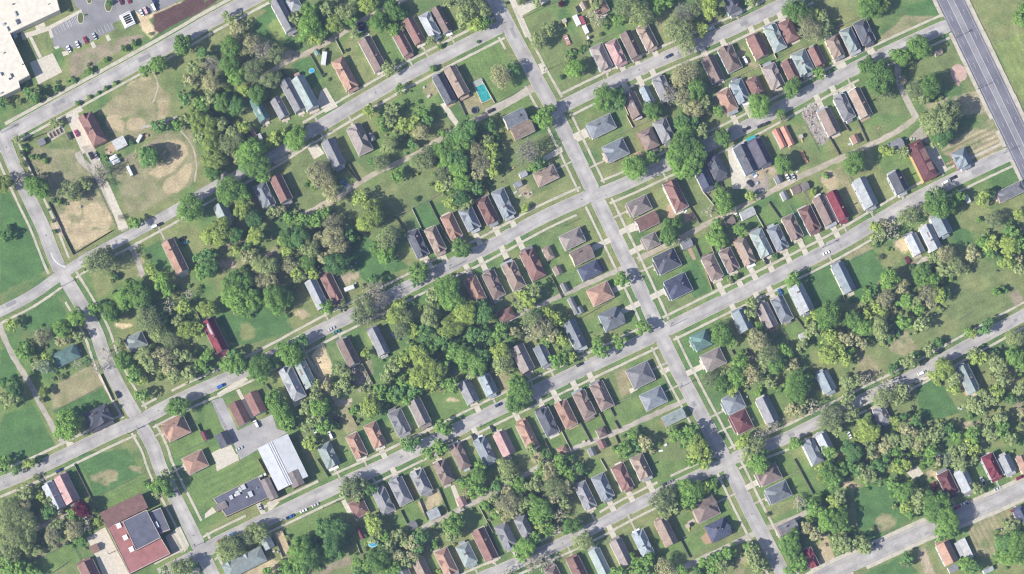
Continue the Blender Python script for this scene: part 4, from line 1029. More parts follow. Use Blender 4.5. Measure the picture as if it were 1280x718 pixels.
        if random.random() < .72:
            a = R(sh-half-.2,sh+half+.2,D+ov-.02,D+dep+.2)
            zi, zo_ = min(e-.3,3.15), 2.75
            if sx[1]:
                yi, yo = (a[2],a[3]) if sx[1] > 0 else (a[3],a[2])
                q = [(a[0],yi,zi),(a[1],yi,zi),(a[1],yo,zo_),(a[0],yo,zo_)]
            else:
                xi, xo = (a[0],a[1]) if sx[0] > 0 else (a[1],a[0])
                q = [(xi,a[2],zi),(xi,a[3],zi),(xo,a[3],zo_),(xo,a[2],zo_)]
            if (q[1][0]-q[0][0])*(q[2][1]-q[1][1])-(q[1][1]-q[0][1])*(q[2][0]-q[1][0]) < 0: q = q[::-1]
            pr.slab(q, .12); pr.build('porch_roof', roofmat(colk if fx else random.choice((colk,colk,colk,'gy','lg'))), h)
        for i in range(3): stp.box(*R(sh-.7,sh+.7,D+dep+.3*i,D+dep+.3*(i+1)), 0, .42-.14*i)
        stp.build('steps', concrete, h)
        # door and windows
        db = MB(); db.box(*R(sh-.45,sh+.45,D,D+.06), .56, 2.6); db.build('door', doorc, h)
        for side in (-1,1):
            for k in range(2):
                wv = MB(); u = (-.22+.44*k)*(by if not fx else bx)
                if fx: wv.box(u-.5,u+.5,*( (y1,y1+.05) if side > 0 else (y0-.05,y0)), 1.2, 2.5)
                else: wv.box(*( (x1,x1+.05) if side > 0 else (x0-.05,x0)), u-.5,u+.5, 1.2, 2.5)
                wv.build('window', glass, h)
    rear = random.random()
    if not big and not fx and rear < .3:
        aw = random.uniform(.22,.40)*bx; al = random.uniform(1.3,2.2); ax_ = random.uniform(-.08,.08)*bx; s_ = -sx[1]; ya, yb = sorted((s_*(by/2+.01), s_*(by/2+al)))
        ab = MB(); ab.box(ax_-aw,ax_+aw,ya,yb,0,2.35); ab.build('rear_addition', wm, h)
        yi, yo = s_*(by/2+ov+.16), s_*(by/2+max(al,ov+.6)+.25); q = [(ax_-aw-.15,yi,2.85),(ax_+aw+.15,yi,2.85),(ax_+aw+.15,yo,2.5),(ax_-aw-.15,yo,2.5)]
        if s_ < 0: q = q[::-1]
        ab = MB(); ab.slab(q, .12); ab.build('addition_roof', roofmat(random.choice((colk,'lg','gy','wh'))), h)
    elif not big and not fx and rear < .68:
        bw, bl = random.uniform(.25,.45)*bx, random.uniform(1.2,2.4); bxo = random.uniform(-.25,.25)*bx; ya, yb = sorted((-sx[1]*(by/2+.02), -sx[1]*(by/2+bl)))
        bb = MB(); bb.box(bxo-bw,bxo+bw,ya,yb,0,random.choice((.12,.5))); bb.build('back_deck', random.choice((concrete,palewood,timber,concrete2)), h)
    # drive or path to the street
    for fl, ww in (('D',3.5),('K',1.2)):
        if fl in flags:
            D0 = (by if not fx else bx)/2+pd*.6; off = random.uniform(-.12,.25)*(bx if not fx else by) if fl == 'D' else random.uniform(-.15,.15)*bx
            for k in range(1, 90):
                d = D0+.5*k
                q = to_world(h, *( (off, sx[1]*d) if sx[1] else (sx[0]*d, off)))
                if in_road(q, None, -.3): break
            else: continue
            a = to_world(h, *( (off, sx[1]*D0) if sx[1] else (sx[0]*D0, off)))
            strip_mb(drive_mb if fl == 'D' else walk_mb, [a, ((a[0]+q[0])/2,(a[1]+q[1])/2), q], ww, .0475+znext()-.045+(.004 if fl=='D' else 0), .05)
            DRIVES.append((a, q, ww))
    cat = 'house'; head = ROOFN[colk]+' '+STYLE[style]+' house'
    if two: head = 'tall '+head
    if 'P' in flags: head += ' with porch'
    if big: head = 'large '+ROOFN[colk]+' church-like building'; cat = 'building'
    tag(h, None, cat, 'houses along the residential streets')
    HPOS.append((p, colk, max(w,l)/S))
    if front in 'EW': place = 'facing main street' if abs(p[0]-xs_at('main street', p[1])) < 75 else 'facing '+('school street' if abs(p[0]-xs_at('school street', p[1])) < 80 else 'a side lane')
    else: place = road_side(p)
    house_items.append(dict(o=h, head=head, place=place+(', '+column(p)), where=p, near=None, col=colk))
for (c, r), s in HOUSES.items():
    for ln in s.strip().split('\n'):
        t = ln.split()
        if len(t) < 6: continue
        add_house(px(c, r, float(t[0]), float(t[1])), float(t[2]), float(t[3]), t[4], t[5], t[6] if len(t) > 6 else '1', t[7:])
struct(drive_mb.build('driveway', concrete)); struct(walk_mb.build('footpath', concrete2))
for it in house_items:
    nb = sorted((math.hypot(p[0]-it['where'][0], p[1]-it['where'][1]), ROOFN[k]) for p, k, _ in HPOS)[1:3]
    if nb[1][0] < 60:
        it['near'] = 'between two '+nb[0][1]+' roofs' if nb[0][1] == nb[1][1] else 'by '+' and '.join(sorted((nb[0][1], nb[1][1])))+' roofs'
label_all(house_items)

# ------------------------------------------------------------------ sheds and garages
for (c, r), s in SHEDS.items():
    for ln in s.strip().split('\n'):
        t = ln.split(); p = px(c, r, float(t[0]), float(t[1])); w = float(t[2])*S/ZS; l = float(t[3])*S/ZS; st, ck = t[4], t[5]
        e = 2.4 if w*l < 40 else 2.9; loc = W(p, e); h = root('garage' if w*l > 30 else 'shed', (loc[0],loc[1],0), tilt(p))
        ov = .2; x0, x1, y0, y1 = -w/2+ov, w/2-ov, -l/2+ov, l/2-ov; wb = MB(); rb = MB(); ax = 'y' if l >= w else 'x'
        rise = .27*min(w,l)
        if st == 'h': wall_box(wb,x0,x1,y0,y1,e); hip_roof(rb,x0,x1,y0,y1,e,rise,ov)
        elif st == 's': wall_box(wb,x0,x1,y0,y1,e); rb.slab([(x0-ov,y0-ov,e+.12),(x1+ov,y0-ov,e+.12),(x1+ov,y1+ov,e+.45),(x0-ov,y1+ov,e+.45)], .12)
        else: wall_box(wb,x0,x1,y0,y1,e,ax,rise); gable_roof(rb,x0,x1,y0,y1,e,rise,ov,ax,.12)
        wb.build('wall', random.choice(wallm[:3]), h); rb.build('roof', roofmat(ck), h)
        db = MB(); dw = min(w*.3, 1.3); db.box(-dw,dw,y0-.05,y0,0,2.0); db.build('door', white, h)
        nm = 'garage' if w*l > 30 else 'shed'; tag(h, None, nm, nm+'s in the yards')
        shed_items.append(dict(o=h, head=('small ' if w*l < 16 else ('long ' if max(w,l) > 2*min(w,l) else ''))+ROOFN[ck]+' roofed '+nm, place=band(p)+', '+column(p), where=p, near=None))
for it in shed_items:
    d, k = min((math.hypot(p[0]-it['where'][0], p[1]-it['where'][1]), k) for p, k, _ in HPOS)
    it['near'] = 'behind a '+ROOFN[k]+' house'
label_all(shed_items)

# ------------------------------------------------------------------ large buildings
def P4(t, s, h): return [W(px(*t,*q), h) for q in ptlist(s)]
def inset(P, d):
    cx = sum(p[0] for p in P)/len(P); cy = sum(p[1] for p in P)/len(P)
    return [(cx+(p[0]-cx)*(1-d/math.hypot(p[0]-cx,p[1]-cy)), cy+(p[1]-cy)*(1-d/math.hypot(p[0]-cx,p[1]-cy))) for p in P]
def flat_part(parent, name, P, h, wm, rm, par=.35, z0=0):
    wb = MB(); wb.prism(P, z0, h); w = wb.build('wall', wm, parent)
    rb = MB(); rb.prism(inset(P, .5), h+.003, h+.06); ro = rb.build(name, rm, parent)
    ed = MB(); Q = inset(P, .45)
    for i in range(len(P)):
        j = (i+1)%len(P); ed.slab([(*P[i],h+par),(*P[j],h+par),(*Q[j],h+par),(*Q[i],h+par)][::(1 if (P[j][0]-P[i][0])*(Q[i][1]-P[i][1])-(P[j][1]-P[i][1])*(Q[i][0]-P[i][0]) > 0 else -1)], par-.004)
    ed.build('parapet', plain('pale_coping', (.50,.42,.38), .8, .1), parent); return ro
def unit(parent, t, x, y, w, l, z, hh, m=metalg, name='rooftop_unit'):
    q = W(px(*t,x,y), z+hh); ww = w*S/ZS/2; ll = l*S/ZS/2; b = MB()
    b.box(-ww,ww,-ll,ll,0,hh*.8); b.box(-ww+.12,ww-.12,-ll+.12,ll-.12,hh*.8,hh)
    o = b.build(name, m, parent); o.rotation_euler = (0,0,TH); o.location = (q[0]-parent.location.x, q[1]-parent.location.y, z); return o
def polyroof(name, col, var=.08, sc=.3): return plain(name, col, .85, var, sc)
wr = polyroof('white_membrane', (.62,.58,.49), .1); redfl = polyroof('red_membrane', (.30,  .135,.125), .18, .2); darkfl = polyroof('dark_membrane', (.105,.11,.14), .2, .2); metalw = polyroof('white_metal_roof', (.49,.505,.52), .09)
# white flat-roofed commercial building
t = (0,0); A = root('commercial_building', (0,0,0))
ro = flat_part(A, 'roof', P4(t, '-260 -60 340 -60 372 62 60 205 185 470 115 507 125 548 -10 612 -260 60', 6.5), 6.3, plain('cream_block', (.6,.55,.46)), wr)
for x, y, w, l in ((95,85,12,30),(108,135,16,30),(20,150,16,14),(45,180,8,30),(8,460,6,22),(70,470,6,26),(60,490,12,10),(5,580,14,8),(20,330,8,8),(140,400,6,6),(80,25,8,8),(300,25,6,6)): unit(A, t, x, y, w, l, 6.4, 1.1, random.choice((metalg, darkfl)))
unit(A, t, 90, 215, 26, 36, 0, 2.4, metalg, 'plant_unit')
tag(A, 'large commercial building with broad white flat roof, top left corner', 'building')
# school complex
t = (0,4); B = root('school_building', (0,0,0))
flat_part(B, 'lower_roof', P4(t, '668 424 765 388 850 572 1003 492 1062 590 808 716', 5), 4.8, brickm, redfl)
flat_part(B, 'hall_roof', P4(t, '763 388 912 316 1002 490 848 570', 8), 7.6, brickm, darkfl)
flat_part(B, 'wing_roof', P4(t, '932 330 1000 303 1060 440 988 466', 6), 5.6, brickm, darkfl)
ctr = px(0,4,772,318); q = W(ctr, 7)
gb = MB(); gw = MB(); hw, hl = 284*S/ZS/2, 102*S/ZS/2
wall_box(gw, -hw+.3,hw-.3,-hl+.3,hl-.3, 6.0, 'x', 1.0); o = gw.build('wall', brickm, B, (q[0],q[1],0)); o.rotation_euler = (0,0,TH)
gable_roof(gb, -hw+.3,hw-.3,-hl+.3,hl-.3, 6.0, 1.0, .4, 'x'); o = gb.build('gym_roof', roofmat('rb'), B, (q[0],q[1],0)); o.rotation_euler = (0,0,TH)
for x, y in ((740,415),(781,488),(819,562)): unit(B, t, x, y, 30, 32, 4.85, .9, white, 'skylight')
unit(B, t, 978, 408, 16, 40, 5.65, .9, white, 'rooftop_unit')
tag(B, 'brick school complex with red flat roofs round a dark hall roof', 'school')
# white hall and low flat-roofed wing next door
t = (1,3); C = root('hall_building', (0,0,0)); q = W((353.5,578), 7); wb = MB(); rb = MB(); hw, hl = 41*S/2, 58*S/2
wall_box(wb, -hw+.2,hw-.2,-hl+.2,hl-.2, 6.4, 'y', .8); o = wb.build('wall', brickm, C, (q[0],q[1],0)); o.rotation_euler = (0,0,TH)
gable_roof(rb, -hw+.2,hw-.2,-hl+.2,hl-.2, 6.4, .8, .4, 'y'); ro = rb.build('roof', metalw, C, (q[0],q[1],0)); o = ro; o.rotation_euler = (0,0,TH)
sm = MB()
for xx in (-3.2,-1.9,-.6): sm.box(xx-.03,xx+.03,-hl,hl,6.75+(hw-abs(xx))*.075,7.0+(hw-abs(xx))*.078)
sm.build('roof_seam', plain('roof_seam',(.42,.43,.45)), ro)
def canopy(parent, tt, x, y, w, l, e, ck, ax, nm='canopy_roof'):
    q = W(px(*tt,x,y), e+1); hw, hl = w*S/ZS/2, l*S/ZS/2; wb = MB(); rb = MB(); wall_box(wb,-hw+.4,hw-.4,-hl+.4,hl-.4,e,ax,.3*min(hw,hl)); gable_roof(rb,-hw+.4,hw-.4,-hl+.4,hl-.4,e,.3*min(hw,hl),.3,ax)
    for b, n, m in ((wb,'wall',brickm),(rb,nm,roofmat(ck))):
        o = b.build(n, m, parent, (q[0]-parent.location.x,q[1]-parent.location.y,0)); o.rotation_euler = (0,0,TH)
canopy(C, (1,4), 565, 122, 82, 100, 6.9, 'tg', 'y', 'porch_roof')
tag(C, 'hall with large white ribbed metal roof beside the flat-roofed wing', 'building')
t = (1,4); D = root('office_building', (0,0,0))
flat_part(D, 'roof', P4(t, '52 246 335 108 398 238 135 358', 4.5), 4.2, brickm, darkfl)
for x, y, w, l in ((240,175,28,32),(285,218,26,36),(165,238,22,26),(205,212,26,30),(220,190,16,30),(190,225,12,14),(262,236,10,10),(350,105,20,12),(375,95,14,16),(325,180,6,6)): unit(D, t, x, y, w, l, 4.25, 1.2, random.choice((white, metalg)))
canopy(D, t, 402, 185, 62, 142, 4.6, 'tg', 'y', 'entrance_roof'); canopy(D, t, 102, 292, 76, 46, 4.6, 'tg', 'x', 'side_roof')
tag(D, 'low brick office with dark flat roof full of rooftop units', 'building')
# yellow-walled brick shop by the highway corner
t = (4,1); E = root('shop_building', (*W(px(4,1,648,275),8),0), TH); hw, hl = 94*S/ZS/2, 252*S/ZS/2; wb = MB(); rb = MB()
wall_box(wb,-hw+.2,hw-.2,-hl+.2,hl-.2,5.4); wb.build('wall', plain('yellow_wall',(.50,.37,.16)), E)
hip_roof(rb,-hw+.2,hw-.2,-hl+.2,hl-.2,5.4,1.7,.35); ro = rb.build('roof', roofmat('mr'), E)
for yy, l in ((2.5,7.5),(-5.6,5)):
    b = MB(); b.box(.8,4.2,yy-l/2,yy+l/2,5.6,7.3); b.build('dormer_box', roofmat('rb'), ro)
b = MB(); b.box(-.8,.8,10,10.8,5.6,7.8); b.build('chimney', wallm[4], ro)
tag(E, 'long maroon roofed shop building with yellow walls near the highway', 'shop')
# green-roofed long house at the bottom
t = (1,4); F = root('apartment_building', (*W(px(1,4,245,645),6),0), TH); hw, hl = 272*S/ZS/2, 100*S/ZS/2; wb = MB(); rb = MB()
wall_box(wb,-hw+.4,hw-.4,-hl+.4,hl-.4,4.6); wb.build('wall', wallm[0], F); hip_roof(rb,-hw+.4,hw-.4,-hl+.4,hl-.4,4.6,1.9,.4); ro = rb.build('roof', roofmat('gn'), F)
for xx in (-9,3): 
    b = MB(); gable_roof(b, xx-2, xx+2, -1, hl*.9, 4.6, 1.4, .2, 'y', .12); b.build('cross_gable', roofmat('gn'), ro)
tag(F, 'long grey-green roofed apartment building under trees beside school avenue', 'building')

# ------------------------------------------------------------------ vehicles
CARC = dict(white=(.75,.75,.74), silver=(.48,.49,.50), grey=(.22,.225,.23), dark=(.035,.037,.042), red=(.34,.03,.04), darkred=(.17,.02,.035), navy=(.03,.05,.12), blue=(.03,.14,.42), teal=(.05,.18,.20), magenta=(.42,.06,.16), pink=(.62,.42,.44))
def paint(k): return plain('car_paint_'+k, CARC[k], .3, .02, 1, .5)
DIM = dict(sedan=(4.6,1.8,.85,1.42), suv=(4.8,1.95,1.0,1.75), van=(5.3,2.0,1.1,2.0), truck=(5.6,2.0,1.0,1.85))
def car_meshes(k):
    L, Wd, hb, ht = DIM[k]; b = MB(); hx, hy = L/2, Wd/2
    prof = [(-hx,.35),(-hx,hb*.92),(-hx+.15,hb),(hx-.9,hb*.97),(hx-.1,hb*.85),(hx,.55),(hx,.35)]
    vs = []
    for sgn in (-1,1):
        for x, z in prof: vs.append((x, sgn*hy*(.94 if abs(x) > hx-.2 else 1), z))
    n = len(prof); b.add(vs, [tuple(range(n-1,-1,-1)), tuple(range(n,2*n))]+[(i,(i+1)%n,n+(i+1)%n,n+i) for i in range(n)])
    if k == 'sedan': c0, c1, r0, r1 = -hx+.75, hx-1.25, -hx+1.35, hx-2.1
    elif k == 'truck': c0, c1, r0, r1 = -.3, hx-1.1, -.2, hx-1.75
    else: c0, c1, r0, r1 = -hx+.12, hx-1.05, -hx+.35, hx-1.7
    g = MB(); z0 = hb*.96; yy = hy*.93; yt = hy*.76
    vb = [(c0,-yy,z0),(c1,-yy,z0),(c1,yy,z0),(c0,yy,z0),(r0,-yt,ht-.06),(r1,-yt,ht-.06),(r1,yt,ht-.06),(r0,yt,ht-.06)]
    g.add(vb, [(0,1,5,4),(1,2,6,5),(2,3,7,6),(3,0,4,7)])
    rf = MB(); rf.slab([(r0-.03,-yt-.03,ht),(r1+.03,-yt-.03,ht),(r1+.03,yt+.03,ht),(r0-.03,yt+.03,ht)], .07)
    ex = None
    if k == 'truck': ex = MB(); ex.box(-hx+.12,-.42,-hy+.15,hy-.15,hb+.003,hb+.03)
    wh = MB(); wh.tube((0,-.11,0),(0,.11,0),.34,.34,12); wh.add([(.34*math.cos(2*math.pi*i/12),-.11,.34*math.sin(2*math.pi*i/12)) for i in range(12)], [tuple(range(12))])
    return L, Wd, b.mesh('body',white), g.mesh('cabin_window',glass), rf.mesh('car_roof',white), wh.mesh('wheel',rubber), ex.mesh('load_bed',rubber) if ex else None
CM = {k: car_meshes(k) for k in DIM}
def link(o_name, me, parent, loc=(0,0,0), m=None):
    o = bpy.data.objects.new(o_name, me); COL.objects.link(o); o.parent = parent; o.location = loc
    if m is not None: o.material_slots[0].link = 'OBJECT'; o.material_slots[0].material = m
    return o
car_items = []; CN = dict(sedan='car', suv='off-road car', van='van', truck='pickup truck')
def near_house(p, word='beside'):
    q = [(math.hypot(a[0]-p[0], a[1]-p[1]), k) for a, k, _ in HPOS]; d, k = min(q)
    return word+' a '+ROOFN[k]+' roof' if d < 32 else None
for (c, r), s in CARS.items():
    for ln in s.strip().split('\n'):
        tk = ln.split()
        if len(tk) < 5: continue
        p = px(c, r, float(tk[0]), float(tk[1])); k = tk[2]
        a = TH if tk[3] == 'v' else (TH+math.pi/2 if tk[3] == 'u' else math.radians(float(tk[3])))
        L, Wd, bm, gm, rm, wm, ex = CM[k]; g = W(p, 1.2); o = root('parked_car' if k in ('sedan','suv') else ('parked_van' if k == 'van' else 'pickup_truck'), (g[0],g[1],.11), a)
        pm = paint(tk[4]); link('body', bm, o, (0,0,0), pm); link('window', gm, o); link('car_roof', rm, o, (0,0,0), pm)
        for xx in (-1,1):
            for yy in (-1,1): link('wheel', wm, o, (xx*L*.31, yy*(Wd/2-.1), .34))
        if ex: link('load_bed', ex, o)
        tag(o, None, 'car' if k in ('sedan','suv') else ('van' if k == 'van' else 'pickup'), 'vehicles parked in streets and yards')
        w = W(p); on = next((nm for nm, pts, wd, _, _ in RL if dist_line(w, pts) < wd/2), None)
        inlot = p[0] < 215 and p[1] < 70
        place = 'in the commercial car park' if inlot else (('on '+on) if on else ('off the street, '+band(p)))
        car_items.append(dict(o=o, head=tk[4].replace('darkred','dark red')+' '+CN[k], place=place+('' if inlot else ', '+column(p)), where=p, near=near_house(p)))
label_all(car_items)

# ------------------------------------------------------------------ yard things
def trailer(t, x, y, w, l, ang, label, col=white, h=2.7, name='trailer'):
    p = px(*t,x,y); g = W(p,h); o = root(name, (g[0],g[1],.03), ang); hw, hl = w*S/ZS/2, l*S/ZS/2; b = MB()
    b.box(-hw,hw,-hl,hl,.55,h-.15); b.build('body', col, o); b = MB(); b.box(-hw+.08,hw-.08,-hl+.08,hl-.08,h-.148,h); b.build('roof', plain('trailer_roof',(.58,.58,.57)) if col is white else col, o)
    for sx in (-1,1):
        b = MB(); b.tube((sx*(hw-.12)-.08,0,.36),(sx*(hw-.12)+.08,0,.36),.36,.36,10); b.build('wheel', rubber, o)
    b = MB(); b.box(-.06,.06,-hl-1.0,-hl,.5,.6); b.build('hitch', metalg, o); tag(o, label, 'trailer'); return o
trailer((0,1),868,143,20,50,math.radians(-30),'short white box trailer near the metal shed and ball field')
trailer((0,1),808,346,18,66,TH,'white box trailer parked alone on olive grass')
trailer((1,0),743,361,30,80,math.radians(-8),'white camper trailer on the lawn beside an orange-brown roofed house')
trailer((1,2),900,360,26,64,TH+math.pi/2-.1,'white box trailer beside the orange-brown roof near central avenue')
trailer((2,0),1043,125,28,68,TH,'large white box trailer in the crowded yard above the upper avenue')
trailer((2,0),1077,126,24,56,TH,'red trailer between white trailers in the crowded yard', plain('red_trailer',(.30,.08,.10)))
trailer((2,0),1098,182,24,56,TH,'white camper below the red trailer in the crowded yard')
trailer((0,1),430,128,18,46,TH,'narrow dark trailer at the edge of the garden beds', plain('dark_trailer',(.06,.065,.07)), 1.8)
def mk(name, t, x, y, h, ang=TH, z=0): g = W(px(*t,x,y),h); return root(name, (g[0],g[1],z), ang)
# site office with roof machinery in the car park
o = mk('equipment_container', (0,0), 793, 122, 2.8); b = MB(); b.box(-3.6,3.6,-4.4,4.4,0,2.6); b.build('body', white, o)
for i in range(4):
    b = MB(); b.box(-1.8,2.2,-2.4+1.35*i,-1.5+1.35*i,2.603,3.2); b.build('cooling_fan', rubber, o)
for q in (-3.9,3.4):
    b = MB(); b.box(-2.4,3,q,q+.5,2.603,3.0); b.build('pipe', metalg, o)
tag(o, 'white equipment container with dark roof machinery at the car park edge', 'container')
# canopy tents
for i, (x, y, lb) in enumerate(((705,263,'upper of two white canopy tents beside the gravel lane'),(722,289,'lower of two white canopy tents beside the gravel lane'))):
    o = mk('canopy_tent', (0,1), x, y, 2.6); b = MB(); hx, hy = 2.5, 1.25
    for q in ((-hx,-hy),(hx,-hy),(hx,hy),(-hx,hy)): b2 = MB(); b2.tube((*q,0),(*q,2.2),.04,.04,6); b2.build('leg', metalg, o)
    hip_roof(b, -hx,hx,-hy,hy,2.3,.6,.05); b.build('canopy', white, o); tag(o, lb, 'tent', 'canopy tents by the lane')
# raised garden beds
for i in range(4):
    o = mk('garden_bed', (0,1), 318+21*i, 128-11*i, .4); b = MB(); b.box(-.8,.8,-1.9,1.9,0,.35); b.build('frame', palewood, o)
    b = MB(); b.box(-.66,.66,-1.76,1.76,.352,.38); b.build('soil', plain('bed_soil',(.06,.045,.035)), o)
    tag(o, ('leftmost','second','third','rightmost')[i]+' raised garden bed in the row near the top avenue corner', 'garden bed', 'raised garden beds')
P = [(*W(px(0,1,*q)),0) for q in ptlist('290 112 385 62 408 108 318 165')]; b = MB(); b.add([(p[0],p[1],.05) for p in P], [(3,2,1,0)]); struct(b.build('pavement', concrete2))
# pools
water = plain('pool_water',(.05,.33,.55),.1,.05); tealw = plain('teal_pool',(.04,.30,.29),.25,.35,.7)
o = mk('swimming_pool', (2,0), 458, 580, 1); b = MB(); hw, hl = 3.4, 5.6
for q in ((-hw,-hw+.35,-hl,hl),(hw-.35,hw,-hl,hl),(-hw+.35,hw-.35,-hl,-hl+.35),(-hw+.35,hw-.35,hl-.35,hl)): b.box(*q,0,.9)
b.build('rim', palewood, o); b = MB(); b.box(-hw+.35,hw-.35,-hl+.35,hl-.35,0,.7); b.build('water', tealw, o)
b = MB(); b.box(-hw,hw,hl,hl+3.4,0,.85); b.build('deck', plain('grey_deck',(.30,.33,.30),.9,.2), o); tag(o, 'rectangular teal covered pool beside the big mowed lawn', 'pool')
def round_pool(t, x, y, r, h, label, m=water):
    o = mk('round_pool', t, x, y, h); b = MB(); n = 24; P = [(r*math.cos(2*math.pi*i/n), r*math.sin(2*math.pi*i/n)*.8) for i in range(n)]
    b.prism(P,0,h); b.build('wall', plain('pool_wall',(.55,.62,.66)), o); b = MB(); b.prism([(p[0]*.88,p[1]*.88) for p in P],h+.003,h+.02); b.build('water', m, o); tag(o, label, 'pool')
round_pool((1,4),1050,522,3.3,1.2,'small round blue pool beside trees and maroon shed')
round_pool((1,0),666,441,1.9,.5,'tiny blue paddling pool on the lawn by the alley')
def tramp(t, x, y, r, label):
    o = mk('trampoline', t, x, y, .9); b = MB(); n = 20; P = [(r*math.cos(2*math.pi*i/n), r*math.sin(2*math.pi*i/n)) for i in range(n)]
    for i in range(n): j=(i+1)%n; b.slab([(*P[i],.9),(*P[j],.9),(P[j][0]*.85,P[j][1]*.85,.9),(P[i][0]*.85,P[i][1]*.85,.9)],.08)
    b.build('frame_pad', plain('pad_blue',(.10,.16,.26)), o); b = MB(); b.prism([(p[0]*.84,p[1]*.84) for p in P],.8,.83); b.build('jumping_mat', rubber, o)
    for i in range(0,n,5): b = MB(); b.tube((*P[i],0),(*P[i],.82),.04,.04,6); b.build('leg', metalg, o)
    tag(o, label, 'trampoline')
tramp((2,0),405,688,2.2,'dark round trampoline in the straw yard behind a tan roof')
tramp((1,0),975,168,3.2,'large dark trampoline at the top of the brown roofed house')
def playset(t, x, y, label):
    o = mk('play_set', t, x, y, 2); b = MB(); b.box(-1.2,1.2,-1.2,1.2,1.3,1.4)
    for q in ((-1.1,-1.1),(1.1,-1.1),(1.1,1.1),(-1.1,1.1)): b.box(q[0]-.07,q[0]+.07,q[1]-.07,q[1]+.07,0,2.8)
    b.build('frame', timber, o); b = MB(); gable_roof(b,-1.2,1.2,-1.2,1.2,2.4,.8,.15,'x',.08); b.build('roof', palewood, o)
    b = MB(); b.slab([(-.4,-3.4,.3),(.4,-3.4,.3),(.4,-1.2,1.45),(-.4,-1.2,1.45)],.08); b.build('slide', plain('yellow_slide',(.62,.5,.2)), o); tag(o, label, 'play set')
playset((2,0),963,132,'wooden play set on the lawn above the upper avenue')
playset((3,1),1160,135,'tan play set beside the long orange roofed garages')
playset((3,4),455,418,'pale play set on the grass behind a taupe roofed house')
o = mk('flatbed_trailer', (2,0), 981, 250, 1.2); b = MB(); b.box(-1.5,1.5,-3.4,3.4,.6,.8); b.build('bed', plain('rust',(.3,.14,.1)), o)
for i in range(5):
    b = MB(); b.box(-1.2+.12*i,1.0+.1*i,-2.9+1.2*i,-2.1+1.2*i,.803,1.3); b.build('crate', random.choice((palewood,white,plain('pinkbox',(.5,.3,.28)))), o)
for sx in (-1,1): b = MB(); b.tube((sx*1.45,0,.36),(sx*1.6,0,.36),.36,.36,10); b.build('wheel', rubber, o)
tag(o, 'flatbed trailer loaded with crates on the lawn beside main street', 'trailer')
o = mk('fabric_awning', (3,1), 852, 150, 2.6); b = MB(); b.slab([(-3,-1.4,2.4),(3,-1.4,2.4),(3,1.4,2.8),(-3,1.4,2.8)],.05); b.build('canopy', plain('teal_fabric',(.04,.36,.38)), o)
for q in ((-2.9,-1.3),(2.9,-1.3),(2.9,1.3),(-2.9,1.3)): b = MB(); b.tube((*q,0),(*q,2.38),.05,.05,6); b.build('post', metalg, o)
tag(o, 'teal fabric awning in front of a charcoal roof beside central avenue', 'awning')
o = mk('long_table', (3,1), 1184, 260, 1); b = MB(); b.box(-.9,.9,-3.9,3.9,.7,.8); b.build('table_top', plain('orange_top',(.5,.24,.14)), o)
for q in (-3.4,3.4): b = MB(); b.box(-.7,.7,q-.1,q+.1,0,.7); b.build('leg', timber, o)
tag(o, 'long orange picnic table on grass by the alley', 'table')
# scattered yard clutter, each piece its own crate, drum or board pile
cl_items = []
CLUT = [((0,1),660,215),((0,1),680,235),((0,1),620,275),((0,1),690,290),((0,1),915,128),((0,1),500,572),((0,1),560,525),((1,0),590,75),((2,0),90,545),((2,0),120,600),((2,0),340,605),((2,1),580,20),((2,1),600,45),((2,1),565,85),((2,1),760,480),((2,1),690,500),((2,1),720,488),((2,1),740,495),((2,1),660,480),((2,1),640,330),((2,1),575,415),((3,0),495,30),
 ((3,1),500,35),((3,1),880,380),((3,1),870,370),((3,1),950,350),((3,1),920,470),((3,1),1140,350),((3,1),1095,205),((3,1),585,490),((3,1),890,425),((3,1),445,600),((3,1),490,640),((4,1),545,150),((4,1),570,150),((4,1),590,148),((4,1),190,180),((4,1),372,80),((4,1),805,300),((4,1),820,295),((4,1),660,385),((1,2),710,230),((1,2),940,205),((1,2),915,225),((1,2),940,330),((1,2),1010,400),((1,3),970,280),((1,3),985,265),((1,3),770,290),((1,3),670,450),((1,3),685,505),((1,4),430,575),((1,4),455,580),((2,3),270,165),((2,3),1085,600),((3,3),290,655),((3,3),320,620),((3,3),825,320),((3,3),860,460),((4,3),870,390),((4,3),885,395),((4,3),545,695),((4,3),830,640),((4,4),1135,440),((4,4),725,515),((3,4),690,560),((0,4),700,580),((0,4),225,705)]
for t, x, y in CLUT:
    k = random.choice(('crate','drum','board_pile')); m = random.choice((white, palewood, timber, metalg, plain('blue_tarp',(.10,.2,.42)), darkwood))
    o = mk(k, t, x, y, .7, TH+random.uniform(-.6,.6)); w = random.uniform(.5,1.2)
    b = MB()
    if k == 'crate':
        b.box(-w,w,-w*.7,w*.7,0,.9); b.build('box', m, o); b = MB(); b.box(-w-.05,w+.05,-w*.7-.05,w*.7+.05,.9,.98); b.build('lid', m, o)
    elif k == 'drum': b.tube((0,0,0),(0,0,.95),.55,.55,14); b.build('shell', m, o); b = MB(); b.tube((0,0,.953),(0,0,.99),.48,.48,14); b.build('lid', metalg, o)
    else:
        for i in range(3): b2 = MB(); b2.box(-w*1.2+.1*i,w*1.2,-.6+.12*i,.6-.1*i,.16*i,.16*i+.14); b2.build('board', m, o)
    nm = {'crate':'crate','drum':'drum','board_pile':'pile of boards'}[k]; mn = m.name.replace('_',' ').replace(' paint','')
    tag(o, None, nm if k != 'board_pile' else 'board pile', 'clutter left in the yards'); p = px(*t,x,y)
    cl_items.append(dict(o=o, head=mn+' '+nm, place=band(p)+', '+column(p), where=p, near=near_house(p)))
label_all(cl_items)

